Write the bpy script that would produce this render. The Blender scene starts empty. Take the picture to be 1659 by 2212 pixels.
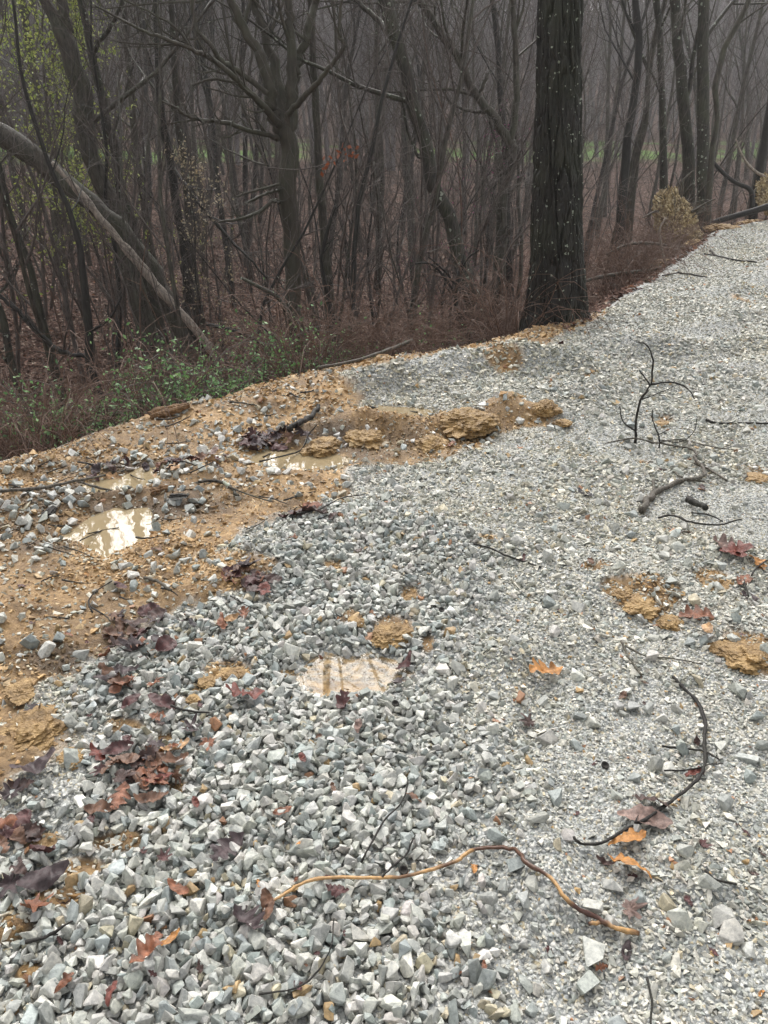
import bpy, bmesh, math, random
import numpy as np
from mathutils import Vector, Matrix
R = math.radians
SC = bpy.context.scene
COL = SC.collection

# ------------------------------------------------------------------ camera
PITCH = R(25.0); CAMZ = 1.5; FPX = 1671.0; CX, CY = 829.5, 1106.0     # a 1659 x 2212 picture
cd = bpy.data.cameras.new("camera"); cam = bpy.data.objects.new("camera", cd); COL.objects.link(cam)
cam.location = (0, 0, CAMZ); cam.rotation_euler = (math.pi/2 - PITCH, 0, 0)
cd.sensor_fit = 'VERTICAL'; cd.sensor_height = 36.0; cd.lens = FPX/2212*36.0
cd.clip_start = 0.05; cd.clip_end = 2000
SC.camera = cam

# ------------------------------------------------------------------ sky, sun, exposure
SUN_EL, SUN_ROT = R(47), R(-8)
w = bpy.data.worlds.new("World"); SC.world = w; w.use_nodes = True
nt = w.node_tree; nt.nodes.clear()
sky = nt.nodes.new('ShaderNodeTexSky'); sky.sky_type = 'NISHITA'; sky.sun_disc = False
sky.sun_elevation = SUN_EL; sky.sun_rotation = SUN_ROT; sky.dust_density = 4.0; sky.air_density = 1.0
hs = nt.nodes.new('ShaderNodeHueSaturation'); hs.inputs['Saturation'].default_value = 0.12
bg = nt.nodes.new('ShaderNodeBackground'); bg.inputs['Strength'].default_value = 0.13
ow = nt.nodes.new('ShaderNodeOutputWorld')
nt.links.new(sky.outputs[0], hs.inputs['Color']); nt.links.new(hs.outputs[0], bg.inputs[0]); nt.links.new(bg.outputs[0], ow.inputs[0])
sd = bpy.data.lights.new("overcast_sun", 'SUN'); sd.energy = 1.5; sd.angle = R(62); sd.color = (1.0, 0.97, 0.92)
so = bpy.data.objects.new("overcast_sun", sd); COL.objects.link(so)
so.rotation_euler = (math.pi/2 - SUN_EL, 0, math.pi - SUN_ROT)
so['kind'] = 'helper'
SC.view_settings.view_transform = 'Standard'; SC.view_settings.look = 'None'
SC.view_settings.exposure = 1.18; SC.view_settings.gamma = 1.0
SC.render.engine = 'CYCLES'
cy = SC.cycles
cy.max_bounces = 5; cy.diffuse_bounces = 3; cy.glossy_bounces = 2; cy.transmission_bounces = 3
cy.transparent_max_bounces = 4; cy.volume_bounces = 0; cy.caustics_reflective = False; cy.caustics_refractive = False
cy.use_denoising = True
cy.denoiser = 'OPENIMAGEDENOISE'; cy.denoising_input_passes = 'RGB_ALBEDO_NORMAL'; cy.denoising_prefilter = 'ACCURATE'
cy.sample_clamp_indirect = 4.0

# ------------------------------------------------------------------ numbers: rays, noise
SP, CP = math.sin(PITCH), math.cos(PITCH)
def ray(px, py):
    dx = (px-CX)/FPX; dy = (CY-py)/FPX
    return np.array([dx, CP+dy*SP, -SP+dy*CP])
def atz(px, py, z=0.0):
    d = ray(px, py); t = (z-CAMZ)/d[2]
    return np.array([d[0]*t, d[1]*t, z])
def aty(px, py, Y):
    d = ray(px, py); t = Y/d[1]
    return np.array([d[0]*t, Y, CAMZ+d[2]*t])
def G(px, py):
    p = atz(px, py); return (p[0], p[1])

def _h(ix, iy, seed):
    with np.errstate(over='ignore'):
        n = (ix.astype(np.int64)*374761393 + iy.astype(np.int64)*668265263 + seed*1442695041) & 0xffffffff
        n = ((n ^ (n >> 13))*1274126177) & 0xffffffff
        n = (n ^ (n >> 16)) & 0xffff
    return n/65535.0
def vnoise(x, y, seed=0):
    x = np.asarray(x, float); y = np.asarray(y, float)
    ix = np.floor(x); iy = np.floor(y); fx = x-ix; fy = y-iy
    ix = ix.astype(np.int64); iy = iy.astype(np.int64)
    u = fx*fx*(3-2*fx); v = fy*fy*(3-2*fy)
    a = _h(ix, iy, seed); b = _h(ix+1, iy, seed); c = _h(ix, iy+1, seed); d = _h(ix+1, iy+1, seed)
    return (a*(1-u)+b*u)*(1-v)+(c*(1-u)+d*u)*v
def fbm(x, y, f, octv=4, seed=0, gain=0.5):
    s = 0; a = 1; t = 0
    for k in range(octv):
        s = s+a*(vnoise(np.asarray(x)*f+k*17.3, np.asarray(y)*f-k*9.1, seed+k)-0.5); t += a; a *= gain; f *= 2.03
    return s/t*2
def fbm3(x, y, z, f, octv=4, seed=0):
    return (fbm(x+z*.31, y-z*.23, f, octv, seed)+fbm(y+31+x*.27, z-x*.19, f, octv, seed+3)+fbm(z+57-y*.3, x+y*.21, f, octv, seed+6))*.62
def sstep(a, b, x):
    t = np.clip((x-a)/(b-a), 0, 1); return t*t*(3-2*t)
def seg_dist(x, y, pts):
    best = np.full(np.shape(x), 1e9); sgn = np.ones(np.shape(x)); par = np.zeros(np.shape(x))
    for i in range(len(pts)-1):
        ax, ay = pts[i][:2]; bx, by = pts[i+1][:2]
        vx, vy = bx-ax, by-ay; L2 = vx*vx+vy*vy
        t = np.clip(((x-ax)*vx+(y-ay)*vy)/L2, 0, 1)
        d = np.hypot(x-ax-t*vx, y-ay-t*vy)
        m = d < best
        best = np.where(m, d, best)
        sgn = np.where(m, np.where(vx*(y-ay)-vy*(x-ax) >= 0, 1.0, -1.0), sgn)
        par = np.where(m, i+t, par)
    return best, sgn, par
def poly_sd(x, y, P):          # positive inside
    x = np.asarray(x, float); y = np.asarray(y, float)
    d, _, _ = seg_dist(x, y, list(P)+[P[0]])
    ins = np.zeros(x.shape, bool); n = len(P)
    for i in range(n):
        x0, y0 = P[i]; x1, y1 = P[(i+1) % n]
        if y0 == y1: continue
        c = ((y0 > y) != (y1 > y)) & (x < (x1-x0)*(y-y0)/(y1-y0)+x0)
        ins ^= c
    return np.where(ins, d, -d)

# ------------------------------------------------------------------ lie of the land (metres)
EDGE = [(-30, -22), (-8, -1.8), (-4, 1.9), (-2.05, 3.75), (-1.35, 4.65), (-0.5, 5.7), (1.15, 6.75), (2.15, 7.8), (4.35, 11.9), (7.5, 17.9),
        (10.6, 21.5), (16, 24.8), (24, 28), (45, 34), (260, 95)]
PS = [-60, -12, -0.35, 0.15, 0.8, 2.0, 4.2, 6.5, 9, 14, 22, 32, 40, 65, 85, 170, 330]
PZ = [1.5, 0.0, 0.0, -0.04, -0.42, -1.15, -2.35, -2.85, -2.8, -2.3, -1.3, -0.15, 1.1, 2.6, 6.0, 30, 34]
def sdist(x, y):
    d, g, _ = seg_dist(x, y, EDGE); return d*g
def GL(pts): return [G(*p) for p in pts]
RIDGES = [  # px polyline, width m, height m
    ([(-100, 1060), (0, 1022), (250, 940), (450, 880), (700, 812), (1000, 765), (1250, 700)], .22, .05),
    ([(400, 905), (520, 885), (640, 880), (700, 870)], .22, .07),
    ([(775, 852), (900, 828), (1060, 795), (1230, 802)], .17, .17),
    ([(640, 955), (760, 930), (880, 940), (1000, 925), (1080, 905)], .12, .14),
    ([(1110, 905), (1200, 905)], .10, .07),
    ([(60, 1085), (180, 1080), (300, 1078), (400, 1070)], .06, .02),
    ([(430, 1010), (540, 1050), (650, 1055)], .07, .03),
    ([(0, 1330), (90, 1400), (60, 1600), (20, 1700)], .14, .045),
    ([(460, 1270), (620, 1180), (790, 1120), (900, 1150), (990, 1260)], .17, .05),
    ([(900, 1420), (1010, 1400), (1080, 1420)], .12, .035),
    ([(1310, 1260), (1440, 1300), (1560, 1370), (1659, 1430)], .12, .045),
    ([(1000, 1175), (1200, 1200), (1400, 1230), (1659, 1150)], .15, .03),
    ([(1050, 850), (1300, 860), (1500, 830), (1659, 830)], .25, .035),
    ([(1200, 780), (1330, 762), (1420, 768)], .18, .11),
    ([(1480, 775), (1659, 745)], .18, .09),
    ([(1250, 850), (1450, 825), (1659, 790)], .16, .06), ([(1560, 640), (1659, 600)], .3, .07), ([(1290, 690), (1400, 650)], .25, .05),
    ([(1520, 720), (1620, 690)], .20, .09),
    ([(1380, 690), (1500, 640), (1659, 600)], .4, .04),
    ([(1090, 1420), (1100, 1540), (1060, 1640), (1150, 1800), (1200, 1960)], .07, .045),
    ([(1260, 1480), (1230, 1600), (1330, 1700), (1500, 1900)], .08, .03), ([(1000, 980), (1300, 1010), (1659, 1090)], .12, .03), ([(1100, 1080), (1400, 1150), (1659, 1080)], .10, .03),
]
RIDGES = [(GL(p), wd, h) for p, wd, h in RIDGES]
HOLLOWS = [(1140, 1545, .20, .045), (1210, 1480, .2, .03), (740, 1465, .3, .03), (590, 1380, .25, .02), (1150, 1700, .3, .02), (1550, 1000, .5, .03), (1000, 850, .3, .02), (900, 1300, .18, .02)]
HOLLOWS = [(*G(a, b), r, h) for a, b, r, h in HOLLOWS]
PUD = [
 ("puddle", -0.045, [(128, 1163), (150, 1150), (195, 1118), (245, 1098), (318, 1098), (330, 1125), (318, 1160), (282, 1180), (250, 1188), (226, 1208), (205, 1200), (185, 1182), (160, 1172)]),
 ("puddle", -0.012, [(150, 1062), (200, 1040), (262, 1030), (300, 1012), (338, 1008), (345, 1030), (300, 1050), (240, 1058), (190, 1062)]),
 ("puddle", -0.012, [(525, 998), (550, 980), (600, 968), (660, 975), (730, 982), (765, 995), (730, 1012), (650, 1016), (590, 1012)]),
 ("puddle", 0.0, [(780, 876), (850, 878), (900, 880), (950, 888), (910, 902), (860, 916), (810, 908)]),
 ("puddle", -0.035, [(620, 1466), (655, 1440), (700, 1408), (745, 1420), (800, 1402), (862, 1428), (890, 1462), (850, 1480), (820, 1502), (760, 1500), (690, 1512), (650, 1486)]),
]
PUD = [(n, z, [tuple(atz(a, b, z)[:2]) for a, b in P]) for n, z, P in PUD]

def pix_r(px, py, rx, ry):     # pixel radii -> ground radii in metres
    a, b = atz(px-rx, py), atz(px+rx, py); c, d = atz(px, py-ry), atz(px, py+ry)
    return (b[0]-a[0])/2, (c[1]-d[1])/2
MUDP = GL([(-500, 1250), (0, 985), (250, 905), (450, 845), (700, 770), (1000, 725), (1285, 670), (1310, 690), (1240, 722), (1180, 762), (1000, 800), (880, 828),
           (740, 848), (790, 893), (880, 903), (1000, 880), (1080, 868), (1225, 895), (1200, 930), (1080, 945), (960, 988), (760, 1012), (770, 1065), (650, 1112), (530, 1145),
           (440, 1200), (500, 1240), (570, 1255), (500, 1300), (370, 1320), (250, 1350), (190, 1430), (200, 1490), (120, 1540), (170, 1620), (100, 1690), (50, 1750), (0, 1790), (-500, 2000)])
MUDE = [(1600, 655, 22, 9), (1470, 752, 34, 12), (1275, 820, 16, 8), (1080, 805, 45, 10), (1430, 905, 30, 10), (1325, 1285, 30, 16), (1400, 1300, 75, 36), (1540, 1262, 50, 22),
        (1625, 1425, 75, 55), (1290, 1240, 30, 12), (1060, 1178, 28, 9), (850, 1350, 55, 36), (760, 1330, 35, 22), (885, 1278, 22, 18), (490, 1452, 62, 34), (425, 1500, 30, 18),
        (740, 1462, 95, 34), (250, 1820, 70, 26), (170, 1880, 60, 30), (95, 1830, 60, 28), (130, 1945, 70, 28), (20, 2010, 60, 40), (60, 2100, 40, 30), (620, 1440, 20, 10),
        (270, 1580, 50, 20), (380, 1700, 30, 14), (925, 1390, 16, 22), (430, 1240, 60, 30), (360, 1600, 30, 12), (720, 1230, 25, 12), (1650, 1010, 30, 25), (1390, 990, 16, 6)]
MUDE = [(*G(a, b), *pix_r(a, b, c, d)) for a, b, c, d in MUDE]
COARSEP = GL([(-300, 2600), (-60, 1900), (20, 1790), (80, 1740), (120, 1690), (150, 1630), (130, 1560), (215, 1455), (330, 1345), (470, 1290), (540, 1220), (620, 1150), (760, 1085),
              (900, 1105), (980, 1180), (1060, 1290), (1050, 1370), (960, 1410), (900, 1480), (960, 1560), (1050, 1650), (1090, 1760), (1040, 1870), (1010, 1960), (1080, 2060), (1120, 2212), (1130, 2600)])
def mud_mask(x, y):
    n = fbm(x, y, 2.2, 4, 11)*0.16 + fbm(x, y, 14, 3, 15)*0.05
    m = sstep(-0.05, 0.05, poly_sd(x, y, MUDP)+n)
    for cx_, cy_, rx, ry in MUDE:
        q = 1-np.hypot((x-cx_)/rx, (y-cy_)/ry)
        m = np.maximum(m, sstep(-0.05, 0.35, q+n*2.2))
    return m
SOAK = [(*G(a, b), *pix_r(a, b, c, d)) for a, b, c, d in [(60, 1110, 200, 60), (200, 1075, 220, 45), (380, 1080, 140, 50), (60, 1180, 130, 50), (330, 1010, 160, 22), (800, 960, 180, 28), (110, 1020, 120, 25), (130, 1450, 120, 50)]]
def mud_poly(x, y):
    return sstep(-0.05, 0.05, poly_sd(x, y, MUDP)+fbm(x, y, 2.2, 4, 11)*0.16 + fbm(x, y, 14, 3, 15)*0.05)
def soak_mask(x, y):
    m = np.zeros(np.shape(x))
    for a, b, rx, ry in SOAK: m = np.maximum(m, sstep(0, .6, 1-np.hypot((x-a)/rx, (y-b)/ry)))
    return np.clip(m*(.9+.9*fbm(x, y, 5, 4, 27)), 0, 1)
def coarse_mask(x, y):
    n = fbm(x, y, 2.5, 4, 21)*0.18
    return sstep(-0.22, 0.22, poly_sd(x, y, COARSEP)+n)
def pud_sd(x, y):
    best = np.full(np.shape(x), -9.0); lev = np.zeros(np.shape(x))
    for _, z, P in PUD:
        s = poly_sd(x, y, P)+fbm(x, y, 9, 3, 31)*0.03
        m = s > best; best = np.where(m, s, best); lev = np.where(m, z, lev)
    return best, lev
def height(x, y, detail=True):
    x = np.asarray(x, float); y = np.asarray(y, float)
    shp = x.shape; x = x.ravel(); y = y.ravel()
    s = sdist(x, y)
    s2 = s + fbm(x, y, 0.9, 3, 3)*0.12
    z = np.interp(s2, PS, PZ)
    z = z + sstep(1.0, 8, s)*(fbm(x, y, 0.12, 3, 5)*0.35+fbm(x, y, 0.9, 3, 6)*0.08) + sstep(60, 110, s)*fbm(x, y, 0.015, 3, 7)*7
    near = (y < 26) & (s < 1.6)
    if near.any():
        xn, yn = x[near], y[near]; zn = z[near]
        zn += fbm(xn, yn, 0.55, 3, 41)*0.035 + fbm(xn, yn, 2.2, 3, 42)*0.034
        for P, wd, h in RIDGES:
            d, _, _ = seg_dist(xn, yn, P)
            d = d*(1+fbm(xn, yn, 3, 2, 43)*0.35)
            zn += h*np.exp(-(d/wd)**2)*(0.75+0.5*vnoise(xn*4, yn*4, 44))
        for a, b, r, h in HOLLOWS:
            zn -= h*np.exp(-((xn-a)**2+(yn-b)**2)/r**2)
        if detail:
            m = mud_mask(xn, yn)
            cr = np.abs(fbm(xn, yn, 9, 4, 51, .6))
            zn += m*(fbm(xn, yn, 5, 3, 52)*0.022 + cr*0.030 + np.maximum(0, fbm(xn, yn, 30, 2, 53))*0.012 - 0.012)
            zn += (1-m)*(np.abs(fbm(xn, yn, 14, 3, 54))*0.012)
        ps, lev = pud_sd(xn, yn)
        k = sstep(-0.22, 0.0, ps)
        target = lev - ps*0.30
        zn = zn*(1-k)+target*k
        z[near] = zn
    return z.reshape(shp)
def hz(x, y): return float(height(np.array([x]), np.array([y]))[0])
def hit(px, py, tmax=120):
    d = ray(px, py); t = np.arange(1.0, tmax, 0.05)
    X, Y, Z = d[0]*t, d[1]*t, CAMZ+d[2]*t
    b = np.nonzero(Z < height(X, Y))[0]
    i = b[0] if len(b) else len(t)-1
    return np.array([X[i], Y[i], Z[i]])

# ------------------------------------------------------------------ materials
def mat(name):
    m = bpy.data.materials.new(name); m.use_nodes = True
    n = m.node_tree; b = n.nodes['Principled BSDF']
    return m, n, b
def N(n, t, **kw):
    o = n.nodes.new(t)
    for k, v in kw.items():
        if k.startswith('i_'): o.inputs[k[2:].replace('_', ' ')].default_value = v
        else: setattr(o, k, v)
    return o
def ramp(n, stops, interp='LINEAR'):
    r = n.nodes.new('ShaderNodeValToRGB'); r.color_ramp.interpolation = interp
    e = r.color_ramp.elements
    while len(e) < len(stops): e.new(0.5)
    for q, (p, c) in zip(e, stops):
        q.position = p; q.color = (*c, 1) if len(c) == 3 else c
    return r
def mixc(n, fac, a, b, mode='MIX'):
    o = n.nodes.new('ShaderNodeMix'); o.data_type = 'RGBA'; o.blend_type = mode
    for sock, v in ((o.inputs[0], fac), (o.inputs[6], a), (o.inputs[7], b)):
        if hasattr(v, 'is_output') or isinstance(v, bpy.types.NodeSocket): n.links.new(v, sock)
        elif isinstance(v, (int, float)): sock.default_value = v
        else: sock.default_value = (*v, 1)
    return o.outputs[2]
def math_(n, op, a, b=0.0):
    o = n.nodes.new('ShaderNodeMath'); o.operation = op
    for s, v in ((o.inputs[0], a), (o.inputs[1], b)):
        if isinstance(v, bpy.types.NodeSocket): n.links.new(v, s)
        else: s.default_value = v
    return o.outputs[0]
def attr(n, name):
    a = n.nodes.new('ShaderNodeAttribute'); a.attribute_name = name; return a

def ground_material():
    m, n, b = mat("wet_ground"); L = n.links
    geo = N(n, 'ShaderNodeNewGeometry')
    pos = geo.outputs['Position']
    def noise(scale, det=6, rough=.6, dist=0):
        o = N(n, 'ShaderNodeTexNoise'); o.inputs['Scale'].default_value = scale; o.inputs['Detail'].default_value = det
        o.inputs['Roughness'].default_value = rough; o.inputs['Distortion'].default_value = dist; L.new(pos, o.inputs['Vector']); return o
    def voro(scale, feat='F1', rnd=1.0):
        o = N(n, 'ShaderNodeTexVoronoi'); o.feature = feat; o.inputs['Scale'].default_value = scale
        o.inputs['Randomness'].default_value = rnd; L.new(pos, o.inputs['Vector']); return o
    def sepv(c):
        o = N(n, 'ShaderNodeSeparateColor'); L.new(c, o.inputs[0]); return o
    # fine crushed limestone: three sizes of chips
    stops = [(0, (.14, .145, .14)), (.25, (.29, .30, .295)), (.5, (.38, .385, .37)), (.72, (.50, .50, .47)), (.86, (.60, .59, .55)), (.93, (.42, .36, .24)), (1, (.62, .61, .58))]
    v1 = voro(85); v2 = voro(150); v3 = voro(40)
    r1 = ramp(n, stops); L.new(sepv(v1.outputs['Color']).outputs[0], r1.inputs[0])
    r2 = ramp(n, stops); L.new(sepv(v2.outputs['Color']).outputs[1], r2.inputs[0])
    r3 = ramp(n, stops); L.new(sepv(v3.outputs['Color']).outputs[2], r3.inputs[0])
    pick = noise(22, 2)
    pr = ramp(n, [(.45, (0, 0, 0)), (.5, (1, 1, 1))]); L.new(pick.outputs[0], pr.inputs[0])
    g = mixc(n, pr.outputs[0], r1.outputs[0], r2.outputs[0])
    p3 = ramp(n, [(.60, (0, 0, 0)), (.64, (1, 1, 1))]); L.new(noise(9, 3).outputs[0], p3.inputs[0])
    g = mixc(n, p3.outputs[0], g, r3.outputs[0])
    edge = voro(85, 'DISTANCE_TO_EDGE'); er = ramp(n, [(0, (.45, .45, .45)), (.12, (1, 1, 1))]); L.new(edge.outputs[0], er.inputs[0])
    g = mixc(n, .8, g, er.outputs[0], 'MULTIPLY')
    tint = ramp(n, [(.3, (.88, .9, .88)), (.55, (1, 1, 1)), (.72, (1.0, .94, .82))]); L.new(noise(1.3, 4).outputs[0], tint.inputs[0])
    g = mixc(n, 1, g, tint.outputs[0], 'MULTIPLY')
    # clay mud
    mr = ramp(n, [(.30, (.15, .09, .040)), (.44, (.32, .20, .09)), (.56, (.50, .325, .155)), (.72, (.62, .44, .25))]); L.new(noise(5, 9, .68).outputs[0], mr.inputs[0])
    mf = ramp(n, [(.35, (.6, .55, .5)), (.6, (1.1, 1.08, 1.02))]); L.new(noise(55, 6, .7).outputs[0], mf.inputs[0])
    mud = mixc(n, 1, mr.outputs[0], mf.outputs[0], 'MULTIPLY')
    brown = ramp(n, [(.42, (0, 0, 0)), (.62, (1, 1, 1))]); L.new(noise(1.6, 5, .6).outputs[0], brown.inputs[0])
    mud = mixc(n, math_(n, 'MULTIPLY', brown.outputs[0], .55), mud, (.13, .09, .055))
    # leaf litter
    lv = voro(15); lr = ramp(n, [(0, (.035, .020, .015)), (.3, (.080, .046, .036)), (.6, (.14, .083, .066)), (.85, (.21, .14, .112)), (1, (.32, .25, .20))])
    L.new(sepv(lv.outputs['Color']).outputs[0], lr.inputs[0])
    lm = ramp(n, [(.3, (.45, .42, .4)), (.62, (1, 1, 1))]); L.new(noise(.9, 5).outputs[0], lm.inputs[0])
    leaf = mixc(n, 1, lr.outputs[0], lm.outputs[0], 'MULTIPLY')
    lr2 = ramp(n, [(.35, (.06, .115, .025)), (.6, (.12, .20, .05))]); L.new(noise(1.2, 6).outputs[0], lr2.inputs[0])
    mud = mixc(n, math_(n, 'MULTIPLY', attr(n, 'soak').outputs['Fac'], 1.0), mud, mixc(n, 1, mud, (.42, .42, .46), 'MULTIPLY'))
    a_m = attr(n, 'mud').outputs['Fac']; a_l = attr(n, 'leaf').outputs['Fac']; a_g = attr(n, 'lawn').outputs['Fac']
    c = mixc(n, a_m, g, mud); c = mixc(n, a_l, c, leaf); c = mixc(n, a_g, c, lr2.outputs[0])
    L.new(c, b.inputs['Base Color'])
    rr = N(n, 'ShaderNodeMapRange'); rr.inputs['To Min'].default_value = .35; rr.inputs['To Max'].default_value = .75
    L.new(noise(7, 4).outputs[0], rr.inputs['Value'])
    soft = math_(n, 'MAXIMUM', a_l, a_g)
    L.new(math_(n, 'MAXIMUM', rr.outputs[0], math_(n, 'MULTIPLY', soft, .9)), b.inputs['Roughness'])
    L.new(math_(n, 'SUBTRACT', .5, math_(n, 'MULTIPLY', soft, .42)), b.inputs['Specular IOR Level'])
    # relief
    h1 = math_(n, 'MULTIPLY', v1.outputs['Distance'], -0.010)
    h2 = math_(n, 'MULTIPLY', v3.outputs['Distance'], -0.012)
    hg = math_(n, 'ADD', h1, h2)
    hm = math_(n, 'MULTIPLY', noise(70, 6, .75).outputs[0], .016)
    hl = math_(n, 'MULTIPLY', lv.outputs['Distance'], .05)
    def lerp(f, a, c2): return math_(n, 'ADD', math_(n, 'MULTIPLY', a, math_(n, 'SUBTRACT', 1.0, f)), math_(n, 'MULTIPLY', c2, f))
    hh = lerp(a_l, lerp(a_m, hg, hm), hl)
    bp = N(n, 'ShaderNodeBump'); bp.inputs['Strength'].default_value = .9; bp.inputs['Distance'].default_value = 1.0
    L.new(hh, bp.inputs['Height']); L.new(bp.outputs[0], b.inputs['Normal'])
    return m
M_GROUND = ground_material()

def stone_material(name, rough=.42, bump=.35):
    m, n, b = mat(name); L = n.links
    c = attr(n, 'col').outputs['Color']
    tc = N(n, 'ShaderNodeNewGeometry').outputs['Position']
    no = N(n, 'ShaderNodeTexNoise'); no.inputs['Scale'].default_value = 90; no.inputs['Detail'].default_value = 8; no.inputs['Roughness'].default_value = .7; L.new(tc, no.inputs['Vector'])
    r = ramp(n, [(.3, (.52, .53, .53)), (.5, (.98, .98, .97)), (.68, (1.3, 1.28, 1.22))]); L.new(no.outputs[0], r.inputs[0])
    L.new(mixc(n, 1, c, r.outputs[0], 'MULTIPLY'), b.inputs['Base Color'])
    n2 = N(n, 'ShaderNodeTexNoise'); n2.inputs['Scale'].default_value = 25; L.new(tc, n2.inputs['Vector'])
    mr = N(n, 'ShaderNodeMapRange'); mr.inputs['To Min'].default_value = rough-.15; mr.inputs['To Max'].default_value = rough+.25
    L.new(n2.outputs[0], mr.inputs['Value']); L.new(mr.outputs[0], b.inputs['Roughness'])
    bp = N(n, 'ShaderNodeBump'); bp.inputs['Strength'].default_value = bump; bp.inputs['Distance'].default_value = .006
    L.new(no.outputs[0], bp.inputs['Height']); L.new(bp.outputs[0], b.inputs['Normal'])
    return m
M_STONE = stone_material("wet_limestone")
M_LEAF = stone_material("wet_dead_leaf", .50, .5)
M_LITTER = stone_material("leaf_litter", .75, .2); M_LITTER.node_tree.nodes["Principled BSDF"].inputs["Specular IOR Level"].default_value = .12
def clay_material():
    m, n, b = mat("clay"); L = n.links
    tc = N(n, 'ShaderNodeNewGeometry').outputs['Position']
    no = N(n, 'ShaderNodeTexNoise'); no.inputs['Scale'].default_value = 16; no.inputs['Detail'].default_value = 9; no.inputs['Roughness'].default_value = .7; L.new(tc, no.inputs['Vector'])
    r = ramp(n, [(.3, (.11, .066, .026)), (.45, (.24, .148, .058)), (.6, (.38, .245, .10)), (.75, (.50, .35, .17))]); L.new(no.outputs[0], r.inputs[0])
    L.new(r.outputs[0], b.inputs['Base Color']); b.inputs['Roughness'].default_value = .6
    n2 = N(n, 'ShaderNodeTexNoise'); n2.inputs['Scale'].default_value = 110; n2.inputs['Detail'].default_value = 5; L.new(tc, n2.inputs['Vector'])
    bp = N(n, 'ShaderNodeBump'); bp.inputs['Strength'].default_value = .8; bp.inputs['Distance'].default_value = .012
    L.new(n2.outputs[0], bp.inputs['Height']); L.new(bp.outputs[0], b.inputs['Normal'])
    return m
M_CLAY = clay_material()
def earth_material():
    m, n, b = mat("stony_earth"); L = n.links
    tc = N(n, 'ShaderNodeNewGeometry').outputs['Position']
    v = N(n, 'ShaderNodeTexVoronoi'); v.inputs['Scale'].default_value = 28; L.new(tc, v.inputs['Vector'])
    sc_ = N(n, 'ShaderNodeSeparateColor'); L.new(v.outputs['Color'], sc_.inputs[0])
    r = ramp(n, [(0, (.14, .10, .055)), (.35, (.30, .235, .13)), (.7, (.46, .37, .22)), (.9, (.6, .52, .36)), (1, (.68, .62, .48))]); L.new(sc_.outputs[0], r.inputs[0])
    no = N(n, 'ShaderNodeTexNoise'); no.inputs['Scale'].default_value = 4; no.inputs['Detail'].default_value = 6; L.new(tc, no.inputs['Vector'])
    r2 = ramp(n, [(.35, (.7, .66, .62)), (.6, (1.2, 1.15, 1.05))]); L.new(no.outputs[0], r2.inputs[0])
    L.new(mixc(n, 1, r.outputs[0], r2.outputs[0], 'MULTIPLY'), b.inputs['Base Color']); b.inputs['Roughness'].default_value = .75
    bp = N(n, 'ShaderNodeBump'); bp.inputs['Strength'].default_value = .8; bp.inputs['Distance'].default_value = .03; bp.invert = True
    L.new(v.outputs['Distance'], bp.inputs['Height']); L.new(bp.outputs[0], b.inputs['Normal'])
    return m
M_EARTH = earth_material()
def bark_material(name, c0, c1, moss=0.0, lichen=0.0, scale=1.0, rough=.55, furrow=.5, lsize=16):
    m, n, b = mat(name); L = n.links
    tc = N(n, 'ShaderNodeTexCoord').outputs['Object']
    mp = N(n, 'ShaderNodeMapping'); mp.inputs['Scale'].default_value = (1, 1, .16); L.new(tc, mp.inputs[0])
    no = N(n, 'ShaderNodeTexNoise'); no.inputs['Scale'].default_value = 26*scale; no.inputs['Detail'].default_value = 8; no.inputs['Roughness'].default_value = .65; L.new(mp.outputs[0], no.inputs['Vector'])
    r = ramp(n, [(.32, c0), (.66, c1)]); L.new(no.outputs[0], r.inputs[0]); c = r.outputs[0]
    if moss:
        n2 = N(n, 'ShaderNodeTexNoise'); n2.inputs['Scale'].default_value = 2.2; n2.inputs['Detail'].default_value = 6; L.new(tc, n2.inputs['Vector'])
        r2 = ramp(n, [(.45, (0, 0, 0)), (.65, (moss,)*3)]); L.new(n2.outputs[0], r2.inputs[0])
        c = mixc(n, r2.outputs[0], c, (.07, .085, .045))
    if lichen:
        nd = N(n, 'ShaderNodeTexNoise'); nd.inputs['Scale'].default_value = 22; nd.inputs['Detail'].default_value = 4; L.new(tc, nd.inputs['Vector'])
        vm = N(n, 'ShaderNodeVectorMath', operation='SCALE'); L.new(nd.outputs['Color'], vm.inputs[0]); vm.inputs['Scale'].default_value = .07
        va = N(n, 'ShaderNodeVectorMath', operation='ADD'); L.new(vm.outputs[0], va.inputs[0]); L.new(tc, va.inputs[1])
        v = N(n, 'ShaderNodeTexVoronoi'); v.inputs['Scale'].default_value = lsize; L.new(va.outputs[0], v.inputs['Vector'])
        n3 = N(n, 'ShaderNodeTexNoise'); n3.inputs['Scale'].default_value = 30; L.new(tc, n3.inputs['Vector'])
        sc_ = N(n, 'ShaderNodeSeparateColor'); L.new(v.outputs['Color'], sc_.inputs[0])
        rad = math_(n, 'MULTIPLY', math_(n, 'SUBTRACT', sc_.outputs[0], 1-lichen), .9)
        d = math_(n, 'SUBTRACT', math_(n, 'ADD', rad, math_(n, 'MULTIPLY', math_(n, 'SUBTRACT', n3.outputs[0], .5), .8)), v.outputs['Distance'])
        k = N(n, 'ShaderNodeMapRange'); k.inputs['From Min'].default_value = 0; k.inputs['From Max'].default_value = .04; L.new(d, k.inputs['Value'])
        c = mixc(n, k.outputs[0], c, (.30, .33, .26))
    L.new(c, b.inputs['Base Color']); b.inputs['Roughness'].default_value = rough+.12; b.inputs['Specular IOR Level'].default_value = .3
    bp = N(n, 'ShaderNodeBump'); bp.inputs['Strength'].default_value = furrow; bp.inputs['Distance'].default_value = .02
    L.new(no.outputs[0], bp.inputs['Height']); L.new(bp.outputs[0], b.inputs['Normal'])
    return m
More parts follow.
